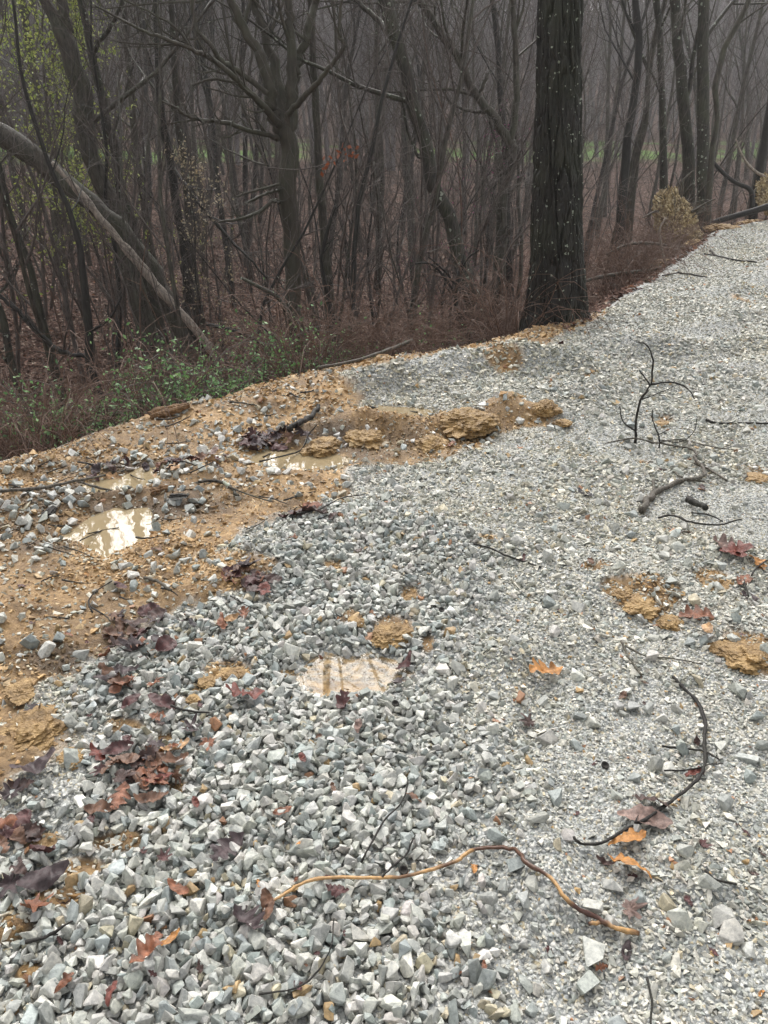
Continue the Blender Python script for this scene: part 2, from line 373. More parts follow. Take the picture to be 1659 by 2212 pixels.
M_OAK = bark_material("wet_black_bark", (.006, .0055, .005), (.033, .029, .024), .2, .36, 1.2, .5, .8, 30)
M_BARK = bark_material("wet_grey_bark", (.012, .010, .008), (.10, .086, .068), .35, .16, 1.4, .5, .5, 20)
M_BEECH = bark_material("smooth_brown_bark", (.034, .029, .022), (.080, .069, .050), .3, .0, .8, .45, .3)
M_DARK = bark_material("wet_dark_bark", (.009, .008, .007), (.034, .029, .026), .1, .06, 1.6, .5, .5)
M_LICH = bark_material("lichened_bark", (.009, .008, .007), (.080, .070, .056), .4, .45, 1.4, .55, .5, 12)
M_TWIG = bark_material("brown_twig_bark", (.04, .032, .028), (.14, .115, .10), .0, .0, 2, .5, .2)
M_BRIAR = bark_material("red_brown_briar", (.055, .032, .023), (.19, .115, .082), .0, .0, 2, .5, .2)
M_FAR = bark_material("haze_paled_bark", (.12, .105, .11), (.25, .225, .225), .0, .0, .5, .7, .1)  # distance haze partly painted in: far bark made paler than near bark
M_DEAD = bark_material("bare_dead_wood", (.11, .093, .075), (.40, .34, .285), .0, .0, 1.6, .6, .5)
M_CHUNK = bark_material("rotten_wood", (.07, .035, .016), (.26, .15, .07), .0, .0, 2.5, .5, .8)
M_STICK = bark_material("wet_stick_bark", (.025, .020, .017), (.14, .12, .095), .2, .30, 3, .45, .4, 60)
def foliage_material(name, c, rough=.5):
    m, n, b = mat(name); L = n.links
    a = attr(n, 'col').outputs['Color']
    L.new(mixc(n, 1, a, c, 'MULTIPLY'), b.inputs['Base Color']); b.inputs['Roughness'].default_value = rough
    tr = N(n, 'ShaderNodeBsdfTranslucent'); L.new(mixc(n, 1, a, c, 'MULTIPLY'), tr.inputs[0])
    mx = N(n, 'ShaderNodeMixShader'); mx.inputs[0].default_value = .3
    L.new(b.outputs[0], mx.inputs[1]); L.new(tr.outputs[0], mx.inputs[2]); L.new(mx.outputs[0], n.nodes['Material Output'].inputs[0])
    return m
M_GREEN = foliage_material("young_green_leaf", (1, 1, 1))
def water_material(name, base, clear):
    m, n, b = mat(name); L = n.links
    b.inputs['Base Color'].default_value = (*base, 1); b.inputs['Roughness'].default_value = .015; b.inputs['IOR'].default_value = 1.62
    if clear: b.inputs['Transmission Weight'].default_value = clear
    no = N(n, 'ShaderNodeTexNoise'); no.inputs['Scale'].default_value = 6; L.new(N(n, 'ShaderNodeNewGeometry').outputs['Position'], no.inputs['Vector'])
    bp = N(n, 'ShaderNodeBump'); bp.inputs['Strength'].default_value = .12; bp.inputs['Distance'].default_value = .01
    L.new(no.outputs[0], bp.inputs['Height']); L.new(bp.outputs[0], b.inputs['Normal'])
    return m
M_WATER = water_material("muddy_water", (.30, .235, .14), 0)
def clear_water():
    m = bpy.data.materials.new("shallow_rainwater"); m.use_nodes = True; n = m.node_tree; n.nodes.clear(); L = n.links
    tr = n.nodes.new('ShaderNodeBsdfTransparent'); df = n.nodes.new('ShaderNodeBsdfDiffuse'); df.inputs[0].default_value = (.52, .36, .18, 1)
    gl = n.nodes.new('ShaderNodeBsdfGlossy'); gl.inputs['Roughness'].default_value = .02
    no = n.nodes.new('ShaderNodeTexNoise'); no.inputs['Scale'].default_value = 14
    r = ramp(n, [(.4, (.12, .12, .12)), (.62, (.5, .5, .5))]); L.new(no.outputs[0], r.inputs[0])
    m1 = n.nodes.new('ShaderNodeMixShader'); L.new(r.outputs[0], m1.inputs[0]); L.new(tr.outputs[0], m1.inputs[1]); L.new(df.outputs[0], m1.inputs[2])
    fr = n.nodes.new('ShaderNodeFresnel'); fr.inputs[0].default_value = 1.33
    m2 = n.nodes.new('ShaderNodeMixShader'); L.new(fr.outputs[0], m2.inputs[0]); L.new(m1.outputs[0], m2.inputs[1]); L.new(gl.outputs[0], m2.inputs[2])
    o = n.nodes.new('ShaderNodeOutputMaterial'); L.new(m2.outputs[0], o.inputs[0]); return m
M_CLEAR = clear_water()

# ------------------------------------------------------------------ object helpers
def newmesh(name, V, F, m, parent=None, col=None, smooth=False, attrs=None):
    """V (n,3), F list/array of equal-length faces or list of arrays"""
    me = bpy.data.meshes.new(name)
    V = np.asarray(V, np.float32)
    Fs = [np.asarray(f, np.int32) for f in (F if isinstance(F, (list, tuple)) else [F]) if len(f)]
    nl = sum(f.size for f in Fs); nf = sum(len(f) for f in Fs)
    me.vertices.add(len(V)); me.vertices.foreach_set('co', V.ravel())
    me.loops.add(nl); me.loops.foreach_set('vertex_index', np.concatenate([f.ravel() for f in Fs]))
    me.polygons.add(nf)
    tot = np.concatenate([np.full(len(f), f.shape[1], np.int32) for f in Fs])
    st = np.concatenate([[0], np.cumsum(tot)[:-1]]).astype(np.int32)
    me.polygons.foreach_set('loop_start', st); me.polygons.foreach_set('loop_total', tot)
    me.polygons.foreach_set('use_smooth', np.full(nf, smooth, bool))
    me.update(calc_edges=True)
    if col is not None:
        a = me.attributes.new('col', 'FLOAT_COLOR', 'POINT')
        c = np.ones((len(V), 4), np.float32); c[:, :3] = col; a.data.foreach_set('color', c.ravel())
    for k, v in (attrs or {}).items():
        a = me.attributes.new(k, 'FLOAT', 'POINT'); a.data.foreach_set('value', np.asarray(v, np.float32).ravel())
    me.materials.append(m)
    o = bpy.data.objects.new(name, me); COL.objects.link(o)
    if parent: o.parent = parent
    return o
def tag(o, label=None, cat=None, group=None, kind=None):
    if label: o['label'] = label
    if cat: o['category'] = cat
    if group: o['group'] = group
    if kind: o['kind'] = kind
    return o
def empty(name, loc, label, cat, group=None, rz=0.0):
    o = bpy.data.objects.new(name, None); COL.objects.link(o); o.location = loc; o.rotation_euler = (0, 0, rz)
    o.empty_display_size = .2
    return tag(o, label, cat, group)
def copy_thing(src, loc, rz, scale=1.0, label=None, tilt=(0, 0)):
    r = src.copy(); COL.objects.link(r); r.location = loc; r.rotation_euler = (tilt[0], tilt[1], rz); r.scale = (scale,)*3
    if label: r['label'] = label
    for ch in src.children:
        c = ch.copy(); COL.objects.link(c); c.parent = r
        for g in ch.children:
            d = g.copy(); COL.objects.link(d); d.parent = c
    return r

class MB:
    def __init__(s): s.V = []; s.Q = []; s.T = []; s.C = []; s.n = 0
    def tube(s, P, rad, sides=6, cap=True, col=None):
        P = np.asarray(P, float); n = len(P); rad = np.broadcast_to(np.asarray(rad, float), (n,))
        T = np.gradient(P, axis=0); T /= np.linalg.norm(T, axis=1)[:, None]+1e-9
        ref = np.array([0, 0, 1.0]) if abs(T[0, 2]) < .8 else np.array([1.0, 0, 0])
        A = np.empty_like(P); a = np.cross(T[0], ref); a /= np.linalg.norm(a)
        for i in range(n):
            a = a-T[i]*a.dot(T[i]); a = a/(math.sqrt(a.dot(a))+1e-9); A[i] = a
        B = np.cross(T, A)
        th = np.arange(sides)*2*math.pi/sides
        ring = P[:, None, :]+rad[:, None, None]*(np.cos(th)[None, :, None]*A[:, None, :]+np.sin(th)[None, :, None]*B[:, None, :])
        s.V.append(ring.reshape(-1, 3))
        if col is not None:
            c = np.asarray(col, float); c = np.broadcast_to(c, (n, 3)) if c.ndim == 1 else c
            s.C.append(np.repeat(c, sides, axis=0))
        i = np.arange(n-1)[:, None]*sides; j = np.arange(sides)[None, :]; k = (j+1) % sides
        s.Q.append((np.stack([i+j, i+k, i+sides+k, i+sides+j], -1).reshape(-1, 4))+s.n)
        if cap:
            e = [s.n, s.n+(n-1)*sides]
            for q, b0 in enumerate(e):
                t = [(b0, b0+u, b0+u+1) if q else (b0, b0+u+1, b0+u) for u in range(1, sides-1)]
                s.T.append(np.array(t))
        s.n += n*sides
    def add(s, V, T, col=None):
        V = np.asarray(V, float); s.V.append(V); s.T.append(np.asarray(T)+s.n)
        if col is not None: s.C.append(np.broadcast_to(np.asarray(col, float), (len(V), 3)))
        s.n += len(V)
    def arrays(s):
        V = np.concatenate(s.V); Q = np.concatenate(s.Q) if s.Q else np.zeros((0, 4), int); T = np.concatenate(s.T) if s.T else np.zeros((0, 3), int)
        return V, Q, T
    def build(s, name, m, parent=None, origin=None, smooth=True):
        V, Q, T = s.arrays()
        if origin is not None: V = V-np.asarray(origin)
        C = np.concatenate(s.C) if s.C else None
        return newmesh(name, V, [Q, T], m, parent, C, smooth)
def spline(P, k=4):
    P = np.asarray(P, float); n = len(P)
    if n < 3: return np.array([P[0]+(P[-1]-P[0])*t for t in np.linspace(0, 1, k+1)])
    Q = np.vstack([2*P[0]-P[1], P, 2*P[-1]-P[-2]]); out = []
    for i in range(1, n):
        a, b, c, d = Q[i-1], Q[i], Q[i+1], Q[i+2]
        for t in np.arange(k)/k:
            out.append(.5*((2*b)+(-a+c)*t+(2*a-5*b+4*c-d)*t*t+(-a+3*b-3*c+d)*t**3))
    out.append(P[-1]); return np.array(out)

# ------------------------------------------------------------------ ground meshes
print("ground")
def ground_attrs(X, Y, s):
    near = (Y < 30)
    mud = np.zeros(X.shape); mud[near] = mud_mask(X[near], Y[near])
    n = fbm(X, Y, 1.5, 4, 61)*0.22
    leaf = sstep(0.05, 0.45, s+n)
    lawn = sstep(38, 41, s+n*16)*(1-sstep(60, 64, s+n*22))*sstep(-.3, -.05, fbm(X, Y, .09, 3, 66)+.06)
    return mud*(1-leaf*.85), leaf, lawn
def grid_faces(nr, nc):
    i = np.arange(nr-1)[:, None]*nc; j = np.arange(nc-1)[None, :]
    return np.stack([i+j, i+j+1, i+nc+j+1, i+nc+j], -1).reshape(-1, 4)
# gravel road and clay shoulder
nr, nc = 1050, 760
yy = 0.35*np.exp(np.linspace(0, math.log(28/0.35), nr)); tt = np.linspace(-1.15, 1.15, nc)
Yg = np.repeat(yy[:, None], nc, 1); Xg = tt[None, :]*(Yg*0.86+0.75)
Sg = sdist(Xg.ravel(), Yg.ravel())
Zg = height(Xg, Yg).ravel()
keepv = (Sg < 1.0)
F = grid_faces(nr, nc); F = F[keepv[F].all(1)]
mu, le, la = ground_attrs(Xg.ravel(), Yg.ravel(), Sg)
used = np.zeros(nr*nc, bool); used[F.ravel()] = True; idx = np.cumsum(used)-1
V = np.stack([Xg.ravel(), Yg.ravel(), Zg], 1)[used]
road = newmesh('gravel_road', V, idx[F], M_GROUND, attrs={'mud': mu[used], 'leaf': le[used], 'lawn': la[used], 'soak': soak_mask(Xg.ravel()[used], Yg.ravel()[used])}, smooth=True)
tag(road, kind='structure')
# the whole terrain under and round it
nx, ny = 620, 720
X = 3*np.sinh(np.linspace(-5.0, 5.0, nx)); Y = 3+3*np.sinh(np.linspace(-3.2, 5.45, ny))
XX, YY = np.meshgrid(X, Y); xf, yf = XX.ravel(), YY.ravel()
Zf = height(xf, yf, False); Sf = sdist(xf, yf)
inner = (Sf < .75) & (yf > .5) & (yf < 27) & (np.abs(xf) < (yf*.86+.75)*1.10)
Zf = np.where(inner, Zf-0.16, Zf)
mu, le, la = ground_attrs(xf, yf, Sf)
terrain = newmesh('forest_floor', np.stack([xf, yf, Zf], 1), grid_faces(ny, nx), M_GROUND, attrs={'mud': mu, 'leaf': le, 'lawn': la}, smooth=True)
tag(terrain, kind='structure')
for i, (nm, z, P) in enumerate(PUD):
    c = np.mean(P, axis=0); Q = [c+(np.array(p)-c)*1.25 for p in P]
    V = [(c[0], c[1], z)]+[(q[0], q[1], z) for q in spline(Q+[Q[0]], 3)[:-1]]
    n_ = len(V)-1
    if sum(V[k][0]*V[k % n_+1][1]-V[k % n_+1][0]*V[k][1] for k in range(1, n_+1)) < 0: V = V[:1]+V[:0:-1]
    o = newmesh('puddle', V, np.array([(0, 1+k, 1+(k+1) % n_) for k in range(n_)]), M_CLEAR if i == 4 else M_WATER)
    tag(o, kind='structure')

# ------------------------------------------------------------------ crushed stone
print("stones")
rng = np.random.default_rng(7)
def hull(npts, box, seed, bevel=0.0):
    r = np.random.default_rng(seed)
    P = r.uniform(-1, 1, (npts, 3)); P /= np.maximum(1e-6, np.linalg.norm(P, axis=1))[:, None]**.30
    P *= np.array(box)
    bm = bmesh.new()
    for p in P: bm.verts.new(p)
    res = bmesh.ops.convex_hull(bm, input=bm.verts)
    dead = [e for e in res['geom_interior'] if isinstance(e, bmesh.types.BMVert)]+[v for v in bm.verts if not v.link_faces]
    for v in set(dead): bm.verts.remove(v)
    if bevel:
        bmesh.ops.dissolve_limit(bm, angle_limit=R(16), verts=bm.verts, edges=bm.edges)
        bmesh.ops.bevel(bm, geom=list(bm.edges), offset=bevel, segments=1, affect='EDGES', clamp_overlap=True)
    bmesh.ops.triangulate(bm, faces=bm.faces)
    bm.verts.index_update(); bm.verts.ensure_lookup_table()
    V = np.array([v.co[:] for v in bm.verts]); T = np.array([[v.index for v in f.verts] for f in bm.faces]); bm.free()
    V -= (V.max(0)+V.min(0))/2
    V /= np.abs(V).max()
    return V, T
BIG = [hull(int(rng.integers(12, 22)), (1, rng.uniform(.6, .95), rng.uniform(.45, .85)), 100+i, .035) for i in range(40)]
SMALL = [hull(8, (1, rng.uniform(.55, .95), rng.uniform(.3, .7)), 300+i) for i in range(24)]
PAL = 1.13*np.array([(.36, .36, .335), (.30, .31, .29), (.275, .30, .29), (.44, .435, .40), (.54, .53, .49), (.34, .345, .31), (.225, .245, .235), (.37, .33, .24), (.32, .22, .11), (.27, .14, .075), (.38, .36, .335)])
PW = np.array([.24, .17, .12, .15, .06, .12, .05, .03, .012, .006, .045]); PW /= PW.sum()
def rand_rot(n, flat=1.0):
    a = rng.uniform(0, 2*math.pi, n); tx = rng.normal(0, .45*flat, n); ty = rng.normal(0, .45*flat, n)
    ca, sa = np.cos(a), np.sin(a); cx_, sx = np.cos(tx), np.sin(tx); cy_, sy = np.cos(ty), np.sin(ty)
    Rz = np.zeros((n, 3, 3)); Rz[:, 0, 0] = ca; Rz[:, 0, 1] = -sa; Rz[:, 1, 0] = sa; Rz[:, 1, 1] = ca; Rz[:, 2, 2] = 1
    Rx = np.zeros((n, 3, 3)); Rx[:, 0, 0] = 1; Rx[:, 1, 1] = cx_; Rx[:, 1, 2] = -sx; Rx[:, 2, 1] = sx; Rx[:, 2, 2] = cx_
    Ry = np.zeros((n, 3, 3)); Ry[:, 1, 1] = 1; Ry[:, 0, 0] = cy_; Ry[:, 0, 2] = sy; Ry[:, 2, 0] = -sy; Ry[:, 2, 2] = cy_
    return Rx@Ry@Rz
def stones_mesh(name, P, size, protos, m, flat=1.0, col=None, label=None, cat=None):
    n = len(P); k = rng.integers(0, len(protos), n); Rm = rand_rot(n, flat)
    if col is None:
        col = PAL[rng.choice(len(PAL), n, p=PW)]*rng.uniform(.78, 1.15, n)[:, None]*rng.uniform(.98, 1.02, (n, 3))
    Vs, Ts, Cs = [], [], []; off = 0
    for q, (v, t) in enumerate(protos):
        id_ = np.nonzero(k == q)[0]
        if not len(id_): continue
        st = rng.uniform(.8, 1.2, (len(id_), 1, 3))
        W = np.einsum('nij,nvj->nvi', Rm[id_], v[None]*st*size[id_][:, None, None])+P[id_][:, None]
        Vs.append(W.reshape(-1, 3)); Cs.append(np.repeat(col[id_], len(v), axis=0))
        Ts.append((t[None]+(np.arange(len(id_))*len(v))[:, None, None]).reshape(-1, 3)+off); off += len(id_)*len(v)
    o = newmesh(name, np.concatenate(Vs), np.concatenate(Ts), m, col=np.concatenate(Cs))
    tag(o, label, cat, kind='stuff'); return o
# a height map the stones are dropped on, one after another
GX0, GY0, GRES, GNX, GNY = -3.2, 0.45, 0.004, 1650, 1340
gy, gx = np.mgrid[0:GNY, 0:GNX]
HM = height(GX0+gx*GRES, GY0+gy*GRES)
def surf(x, y):
    i = int((x-GX0)/GRES); j = int((y-GY0)/GRES)
    if 2 < i < GNX-3 and 2 < j < GNY-3: return float(HM[j-2:j+3, i-2:i+3].max())
    return hz(x, y)
def surfs(x, y):
    i = ((x-GX0)/GRES).astype(int); j = ((y-GY0)/GRES).astype(int)
    ok = (i > 2) & (i < GNX-3) & (j > 2) & (j < GNY-3)
    z = height(x, y); z[ok] = HM[j[ok], i[ok]]; return z
def jitter(x0, x1, y0, y1, sp):
    a = np.arange(x0, x1, sp); b = np.arange(y0, y1, sp); A, B = np.meshgrid(a, b)
    A = A.ravel()+rng.uniform(-.5, .5, A.size)*sp; B = B.ravel()+rng.uniform(-.5, .5, B.size)*sp
    q = rng.permutation(A.size); return A[q], B[q]
def view(x, y, extra=.25): return np.abs(x) < y*.62+extra+.25
bx, by, br = [], [], []
for layer, (sp, lo, hi) in enumerate([(.021, .0065, .0125), (.024, .008, .015), (.028, .010, .0195)]):
    A, B = jitter(-2.9, 2.9, .5, 5.0, sp)
    mq = mud_mask(A, B); cm = coarse_mask(A, B)*(1-.97*sstep(.05, .35, mq)); cm = cm*np.where(pud_sd(A, B)[0] > -.015, .40 if layer == 0 else 0, 1)
    k = (rng.uniform(0, 1, A.size) < cm**(1+layer*.8)) & view(A, B)
    bx.append(A[k]); by.append(B[k]); br.append(rng.uniform(lo, hi, k.sum())*(1+.12*rng.normal(size=k.sum())))
# strewn larger stones outside the heap
A, B = jitter(-3, 3.4, .6, 5.6, .05)
cm = coarse_mask(A, B); mm = mud_mask(A, B); cl = vnoise(A*2.3, B*2.3, 71)
pr = np.where(mm > .5, .10+.34*(cl > .52), .10+.16*(cl > .5)); pr = pr+.35*soak_mask(A, B)*(mm > .5); pr = pr*(sdist(A, B) < -.1)*(cm < .5)
pr *= (pud_sd(A, B)[0] < 0)
k = (rng.uniform(0, 1, A.size) < pr) & view(A, B)
bx.append(A[k]); by.append(B[k]); br.append(rng.uniform(.011, .026, k.sum()))
for l in (2, 3): pass
bx = np.concatenate(bx); by = np.concatenate(by); br = np.clip(np.concatenate(br), .006, .036)
bz = np.empty(len(bx))
yy_, xx_ = np.mgrid[-9:10, -9:10]; DR = np.hypot(yy_, xx_)*GRES
for q in range(len(bx)):
    i = int((bx[q]-GX0)/GRES); j = int((by[q]-GY0)/GRES); r = br[q]
    if not (10 < i < GNX-11 and 10 < j < GNY-11): bz[q] = hz(bx[q], by[q])+r*.3; continue
    Wd = HM[j-9:j+10, i-9:i+10]; m = DR < r*.75
    zb = Wd[m].mean()*.65+Wd[m].min()*.35
    z = zb+r*.46; bz[q] = z
    dome = z+r*.62*np.sqrt(np.clip(1-(DR/(r*.95))**2, 0, 1))
    HM[j-9:j+10, i-9:i+10] = np.where(DR < r*.9, np.maximum(Wd, dome), Wd)
print("big stones", len(bx))
stones_mesh('crushed_stone', np.stack([bx, by, bz], 1), br*1.05, BIG, M_STONE, 1.6, label='heap of angular grey crushed limestone in the foreground', cat='stones')
# fine chips: size and spacing grow a little with distance, never past 2 cm
cxs, cys, crs = [], [], []
for (y0, y1, sp) in [(.7, 2.2, .0105), (2.2, 3.4, .013), (3.4, 5.2, .018), (5.2, 8.5, .027), (8.5, 14, .042), (14, 22, .065)]:
    A, B = jitter(-y1*.66-.3, y1*.66+.4, y0, y1, sp)
    k = view(A, B, .1) & (sdist(A, B) < .0); A, B = A[k], B[k]
    mm = mud_mask(A, B); cm = coarse_mask(A, B)
    mp_ = mud_poly(A, B); pr = np.where(mm > .5, np.where(mp_ > .5, .14, .5), np.where(cm > .5, .2, .95)); pr *= np.where((cm < .5) & (mm < .5), .75+.5*vnoise(A*3, B*3, 81), 1)
    pr *= (pud_sd(A, B)[0] < .02)
    k = rng.uniform(0, 1, A.size) < pr; A, B = A[k], B[k]
    fine = sstep(.42, .62, vnoise(A*1.1+7, B*1.6, 85)*.7+vnoise(A*4, B*5, 86)*.3)
    r = sp*(.95-.40*fine)*rng.uniform(.4, .8, len(A))*(1+(rng.uniform(0, 1, len(A)) < .10)*rng.uniform(.3, 1.3, len(A)))
    cxs.append(A); cys.append(B); crs.append(np.clip(r, .003, .022))
cxs = np.concatenate(cxs); cys = np.concatenate(cys); crs = np.concatenate(crs)
print("chips", len(cxs))
cz = height(cxs, cys)+crs*.22
cc = PAL[rng.choice(len(PAL), len(cxs), p=PW)]*rng.uniform(.82, 1.35, len(cxs))[:, None]*[1.03, 1.0, .955]
tn = sstep(.45, .75, vnoise(cxs*.9+3, cys*.9, 87)*.6+vnoise(cxs*3, cys*3, 88)*.4)
cc = cc*(1-tn[:, None]*[0.03, .05, .11])
stones_mesh('fine_gravel', np.stack([cxs, cys, cz], 1), crs, SMALL, M_STONE, 1.1, cc, label='fine crushed gravel spread over the road', cat='gravel')

vx, vy, vr = [], [], []
for (y0, y1, sp) in [(.7, 3.0, .017), (3.0, 4.5, .021), (4.5, 9, .032)]:
    A, B = jitter(-y1*.66-.3, y1*.5, y0, y1, sp)
    k = view(A, B, .1) & (sdist(A, B) < .25); A, B = A[k], B[k]
    mm = mud_mask(A, B); pr = np.where(mm > .4, .25+.7*sstep(.4, .65, vnoise(A*2.6, B*2.6, 83)), 0)*(pud_sd(A, B)[0] < .0)
    k = rng.uniform(0, 1, A.size) < pr; A, B = A[k], B[k]
    vx.append(A); vy.append(B); vr.append(sp*rng.uniform(.25, .6, len(A))*(1+(rng.uniform(0, 1, len(A)) < .08)*rng.uniform(.3, 1.2, len(A))))
vx = np.concatenate(vx); vy = np.concatenate(vy); vr = np.concatenate(vr)
MP = np.array([(.48, .315, .15), (.33, .205, .09), (.58, .42, .24), (.18, .115, .055), (.40, .235, .095), (.40, .33, .23)])
mc = MP[rng.choice(6, len(vx), p=[.28, .24, .16, .14, .1, .08])]*rng.uniform(.8, 1.15, len(vx))[:, None]
mc = mc*(1-.62*soak_mask(vx, vy))[:, None]
M_CRUMB = stone_material("clay_crumb", .6, .5)
stones_mesh('clay_crumbs', np.stack([vx, vy, height(vx, vy)+vr*.15], 1), vr, SMALL, M_CRUMB, 1.0, mc, label='crumbs and flakes of ochre clay over the churned shoulder', cat='clay crumbs')
# ------------------------------------------------------------------ clay clods
print("clods")
def clod(px, py, w_px, hfac, label, seed):
    p = atz(px, py, .03); rm = w_px/FPX*np.hypot(p[1], CAMZ)
    bm = bmesh.new(); bmesh.ops.create_icosphere(bm, subdivisions=5 if w_px > 25 else 4, radius=1.0)
    V = np.array([v.co[:] for v in bm.verts]); T = np.array([[v.index for v in f.verts] for f in bm.faces]); bm.free()
    a, b_, c = V.T
    d = 1+.45*fbm3(a+seed, b_, c, 1.5, 3, seed)+.30*np.abs(fbm3(a, b_+seed, c, 4, 4, seed+3))+.16*fbm3(a, b_, c+seed, 12, 3, seed+9)
    V = V*d[:, None]*np.array([rm, rm*.9, rm*hfac*.8])
    x, y = p[0], p[1]; z = surf(x, y) if w_px < 25 else hz(x, y)
    V[:, 2] = np.maximum(V[:, 2], -rm*hfac*.35)
    o = newmesh('clay_clod', V, T, M_CLAY, smooth=False); o.location = (x, y, z-rm*hfac*.12)
    o.rotation_euler = (0, 0, seed*1.3)
    tag(o, label, 'clod', 'clods of clay on the gravel'); return o
CL = [(1178, 898, 30, .75, 'tall crumbly clay clod at the end of the clay ridge'),
      (1215, 915, 17, .6, 'round clay clod just right of the tall one at the ridge end'),
      (1010, 922, 62, .5, 'largest lump of the clay ridge, orange with a cracked face'),
      (935, 955, 36, .55, 'brown clay lump low on the ridge front above the fine gravel'),
      (790, 945, 45, .5, 'clay lump stuck with stones in the middle of the ridge'),
      (695, 955, 40, .5, 'clay lump beside the far muddy puddle'),
      (1100, 885, 22, .5, 'small clay lump between the two biggest lumps of the ridge'),
      (850, 1352, 40, .5, 'orange clay clod in the coarse stones above the shallow puddle'),
      (770, 1335, 18, .5, 'small clay lump in the coarse stones left of the orange clod'),
      (500, 1448, 38, .5, 'clay clod in the coarse stones left of the shallow puddle'),
      (450, 1470, 22, .5, 'smaller clay lump joined to the clod left of the shallow puddle'),
      (885, 1276, 15, .6, 'small ochre clay lump on the grey stones beyond the shallow puddle'),
      (1390, 1300, 42, .45, 'brown crumbly clod on the right of the road among stones'),
      (1452, 1335, 30, .45, 'clod beside the three pronged brown leaf'),
      (1345, 1280, 26, .45, 'low brown clod left of the crumbly one'),
      (1630, 1420, 60, .45, 'big mossy brown clod at the right edge of the picture'),
      (1570, 1400, 30, .4, 'low brown clod leaning on the big mossy one'),
      (1545, 1265, 26, .35, 'flat ochre clod below the red oak leaves'),
      (1605, 652, 12, .6, 'small clod far up the road, right of centre'),
      (1472, 748, 20, .5, 'ochre clod on the gravel wave beyond the upright twig'),
      (1272, 820, 9, .6, 'tiny clod on the fine gravel beyond the clay ridge'),
      (1432, 903, 18, .4, 'flat clod beside the upright twig'),
      (75, 1590, 62, .45, 'mossy clay clod at the left edge beside the coarse stones'),
      (150, 1640, 30, .4, 'clay lump between the mossy clod and the coarse stones'),
      (60, 1500, 40, .3, 'low clay lump at the left edge above the mossy clod'),
      (420, 1520, 14, .5, 'tiny clay lump among stones above the red oak leaf'),
      (1650, 1010, 26, .4, 'dark brown clod at the right edge beside the fallen branch')]
CL += [(1505, 512, 26, .5, 'brown soil lump at the foot of the root plate'), (1560, 490, 30, .4, 'brown soil bank between the two root plates'), (1625, 468, 34, .5, 'soil lump with leaves below the second root plate'), (1440, 545, 20, .5, 'soil lump below the root plate at its left')]
for i, c in enumerate(CL): clod(*c, i+1)

# ------------------------------------------------------------------ fallen leaves on the ground
print("leaves")
def leaf_mesh(kind, L, wid, col, seed, curl, fold):
    r = np.random.default_rng(seed)
    if kind == 'maple':
        n = 60; th = np.linspace(-math.pi, math.pi, n, endpoint=False)
        rad = np.zeros(n)
        for a, ln in ((0, 1.0), (.85, .85), (-.85, .85), (1.75, .62), (-1.75, .62)):
            rad = np.maximum(rad, ln*np.exp(-((np.angle(np.exp(1j*(th-a))))/.33)**2))
        rad = np.maximum(rad, .42); rad *= 1+.10*np.sin(th*17+seed)
        rad *= 1-.75*np.exp(-((np.abs(th)-math.pi)/.16)**2)
        rings = [0.0, .35, .7, 1.0]; V = [(0, 0)]; T = []
        for q in rings[1:]:
            for k in range(n): V.append((q*rad[k]*math.cos(th[k]), q*rad[k]*math.sin(th[k])*wid))
        for k in range(n):
            k2 = (k+1) % n; T.append((0, 1+k, 1+k2))
            for q in range(2):
                a, b2 = 1+q*n, 1+(q+1)*n
                T += [(a+k, b2+k, b2+k2), (a+k, b2+k2, a+k2)]
        P = np.array(V)*L*.5
    else:
        n = 34; t = np.linspace(0, 1, n)
        env = np.sin(np.pi*np.clip(t*.94+.04, 0, 1))**.7
        if kind == 'oak': wv = env*(.30+.70*np.abs(np.sin(t*math.pi*3.6))**1.2); sweep = .35
        elif kind == 'torn': wv = env*(.35+.65*vnoise(t*11, t*0+seed, seed)); sweep = .2
        else: wv = env*(1+.05*np.sin(t*60)); sweep = .12
        wl = wv*wid*.5; wr = wl*(1 if kind == 'ovate' else r.uniform(.75, 1.1)); V = []; T = []
        cols = [-1, -.66, -.33, 0, .33, .66, 1]
        for i in range(n):
            for c in cols:
                w_ = (wl if c < 0 else wr)[i]*abs(c)
                V.append((t[i]-.5+sweep*w_, math.copysign(w_, c)))
        for i in range(n-1):
            for j in range(6):
                a = i*7+j; T += [(a, a+1, a+8), (a, a+8, a+7)]
        P = np.array(V)*L
    x, y = P.T/L
    z = curl*(x*x*1.1)*L+fold*np.abs(y)**1.3*L+.10*L*fbm(x, y, 3.5, 2, seed)*1.6+.03*L*fbm(x, y, 11, 2, seed+2)
    z -= z.min()
    if kind == 'maple': stem = [(-.5*L, 0, 0), (-.9*L, .05*L, .0)]
    c = np.array(col)*(1+.5*fbm(x, y, 4, 3, seed+5))[:, None]
    vein = np.exp(-(np.abs(y)/.02)**2)*.35
    c = c*(1+vein[:, None])
    return np.stack([P[:, 0], P[:, 1], z], 1), np.array(T), np.clip(c, .002, 1)
LC = {'maroon': (.062, .020, .019), 'purple': (.046, .029, .031), 'black': (.022, .018, .020), 'rust': (.17, .065, .032), 'orange': (.36, .165, .045), 'brown': (.12, .06, .035),
      'tan': (.42, .26, .14), 'red': (.12, .03, .02), 'pink': (.19, .125, .105), 'dark': (.05, .025, .02)}
used_labels = set()
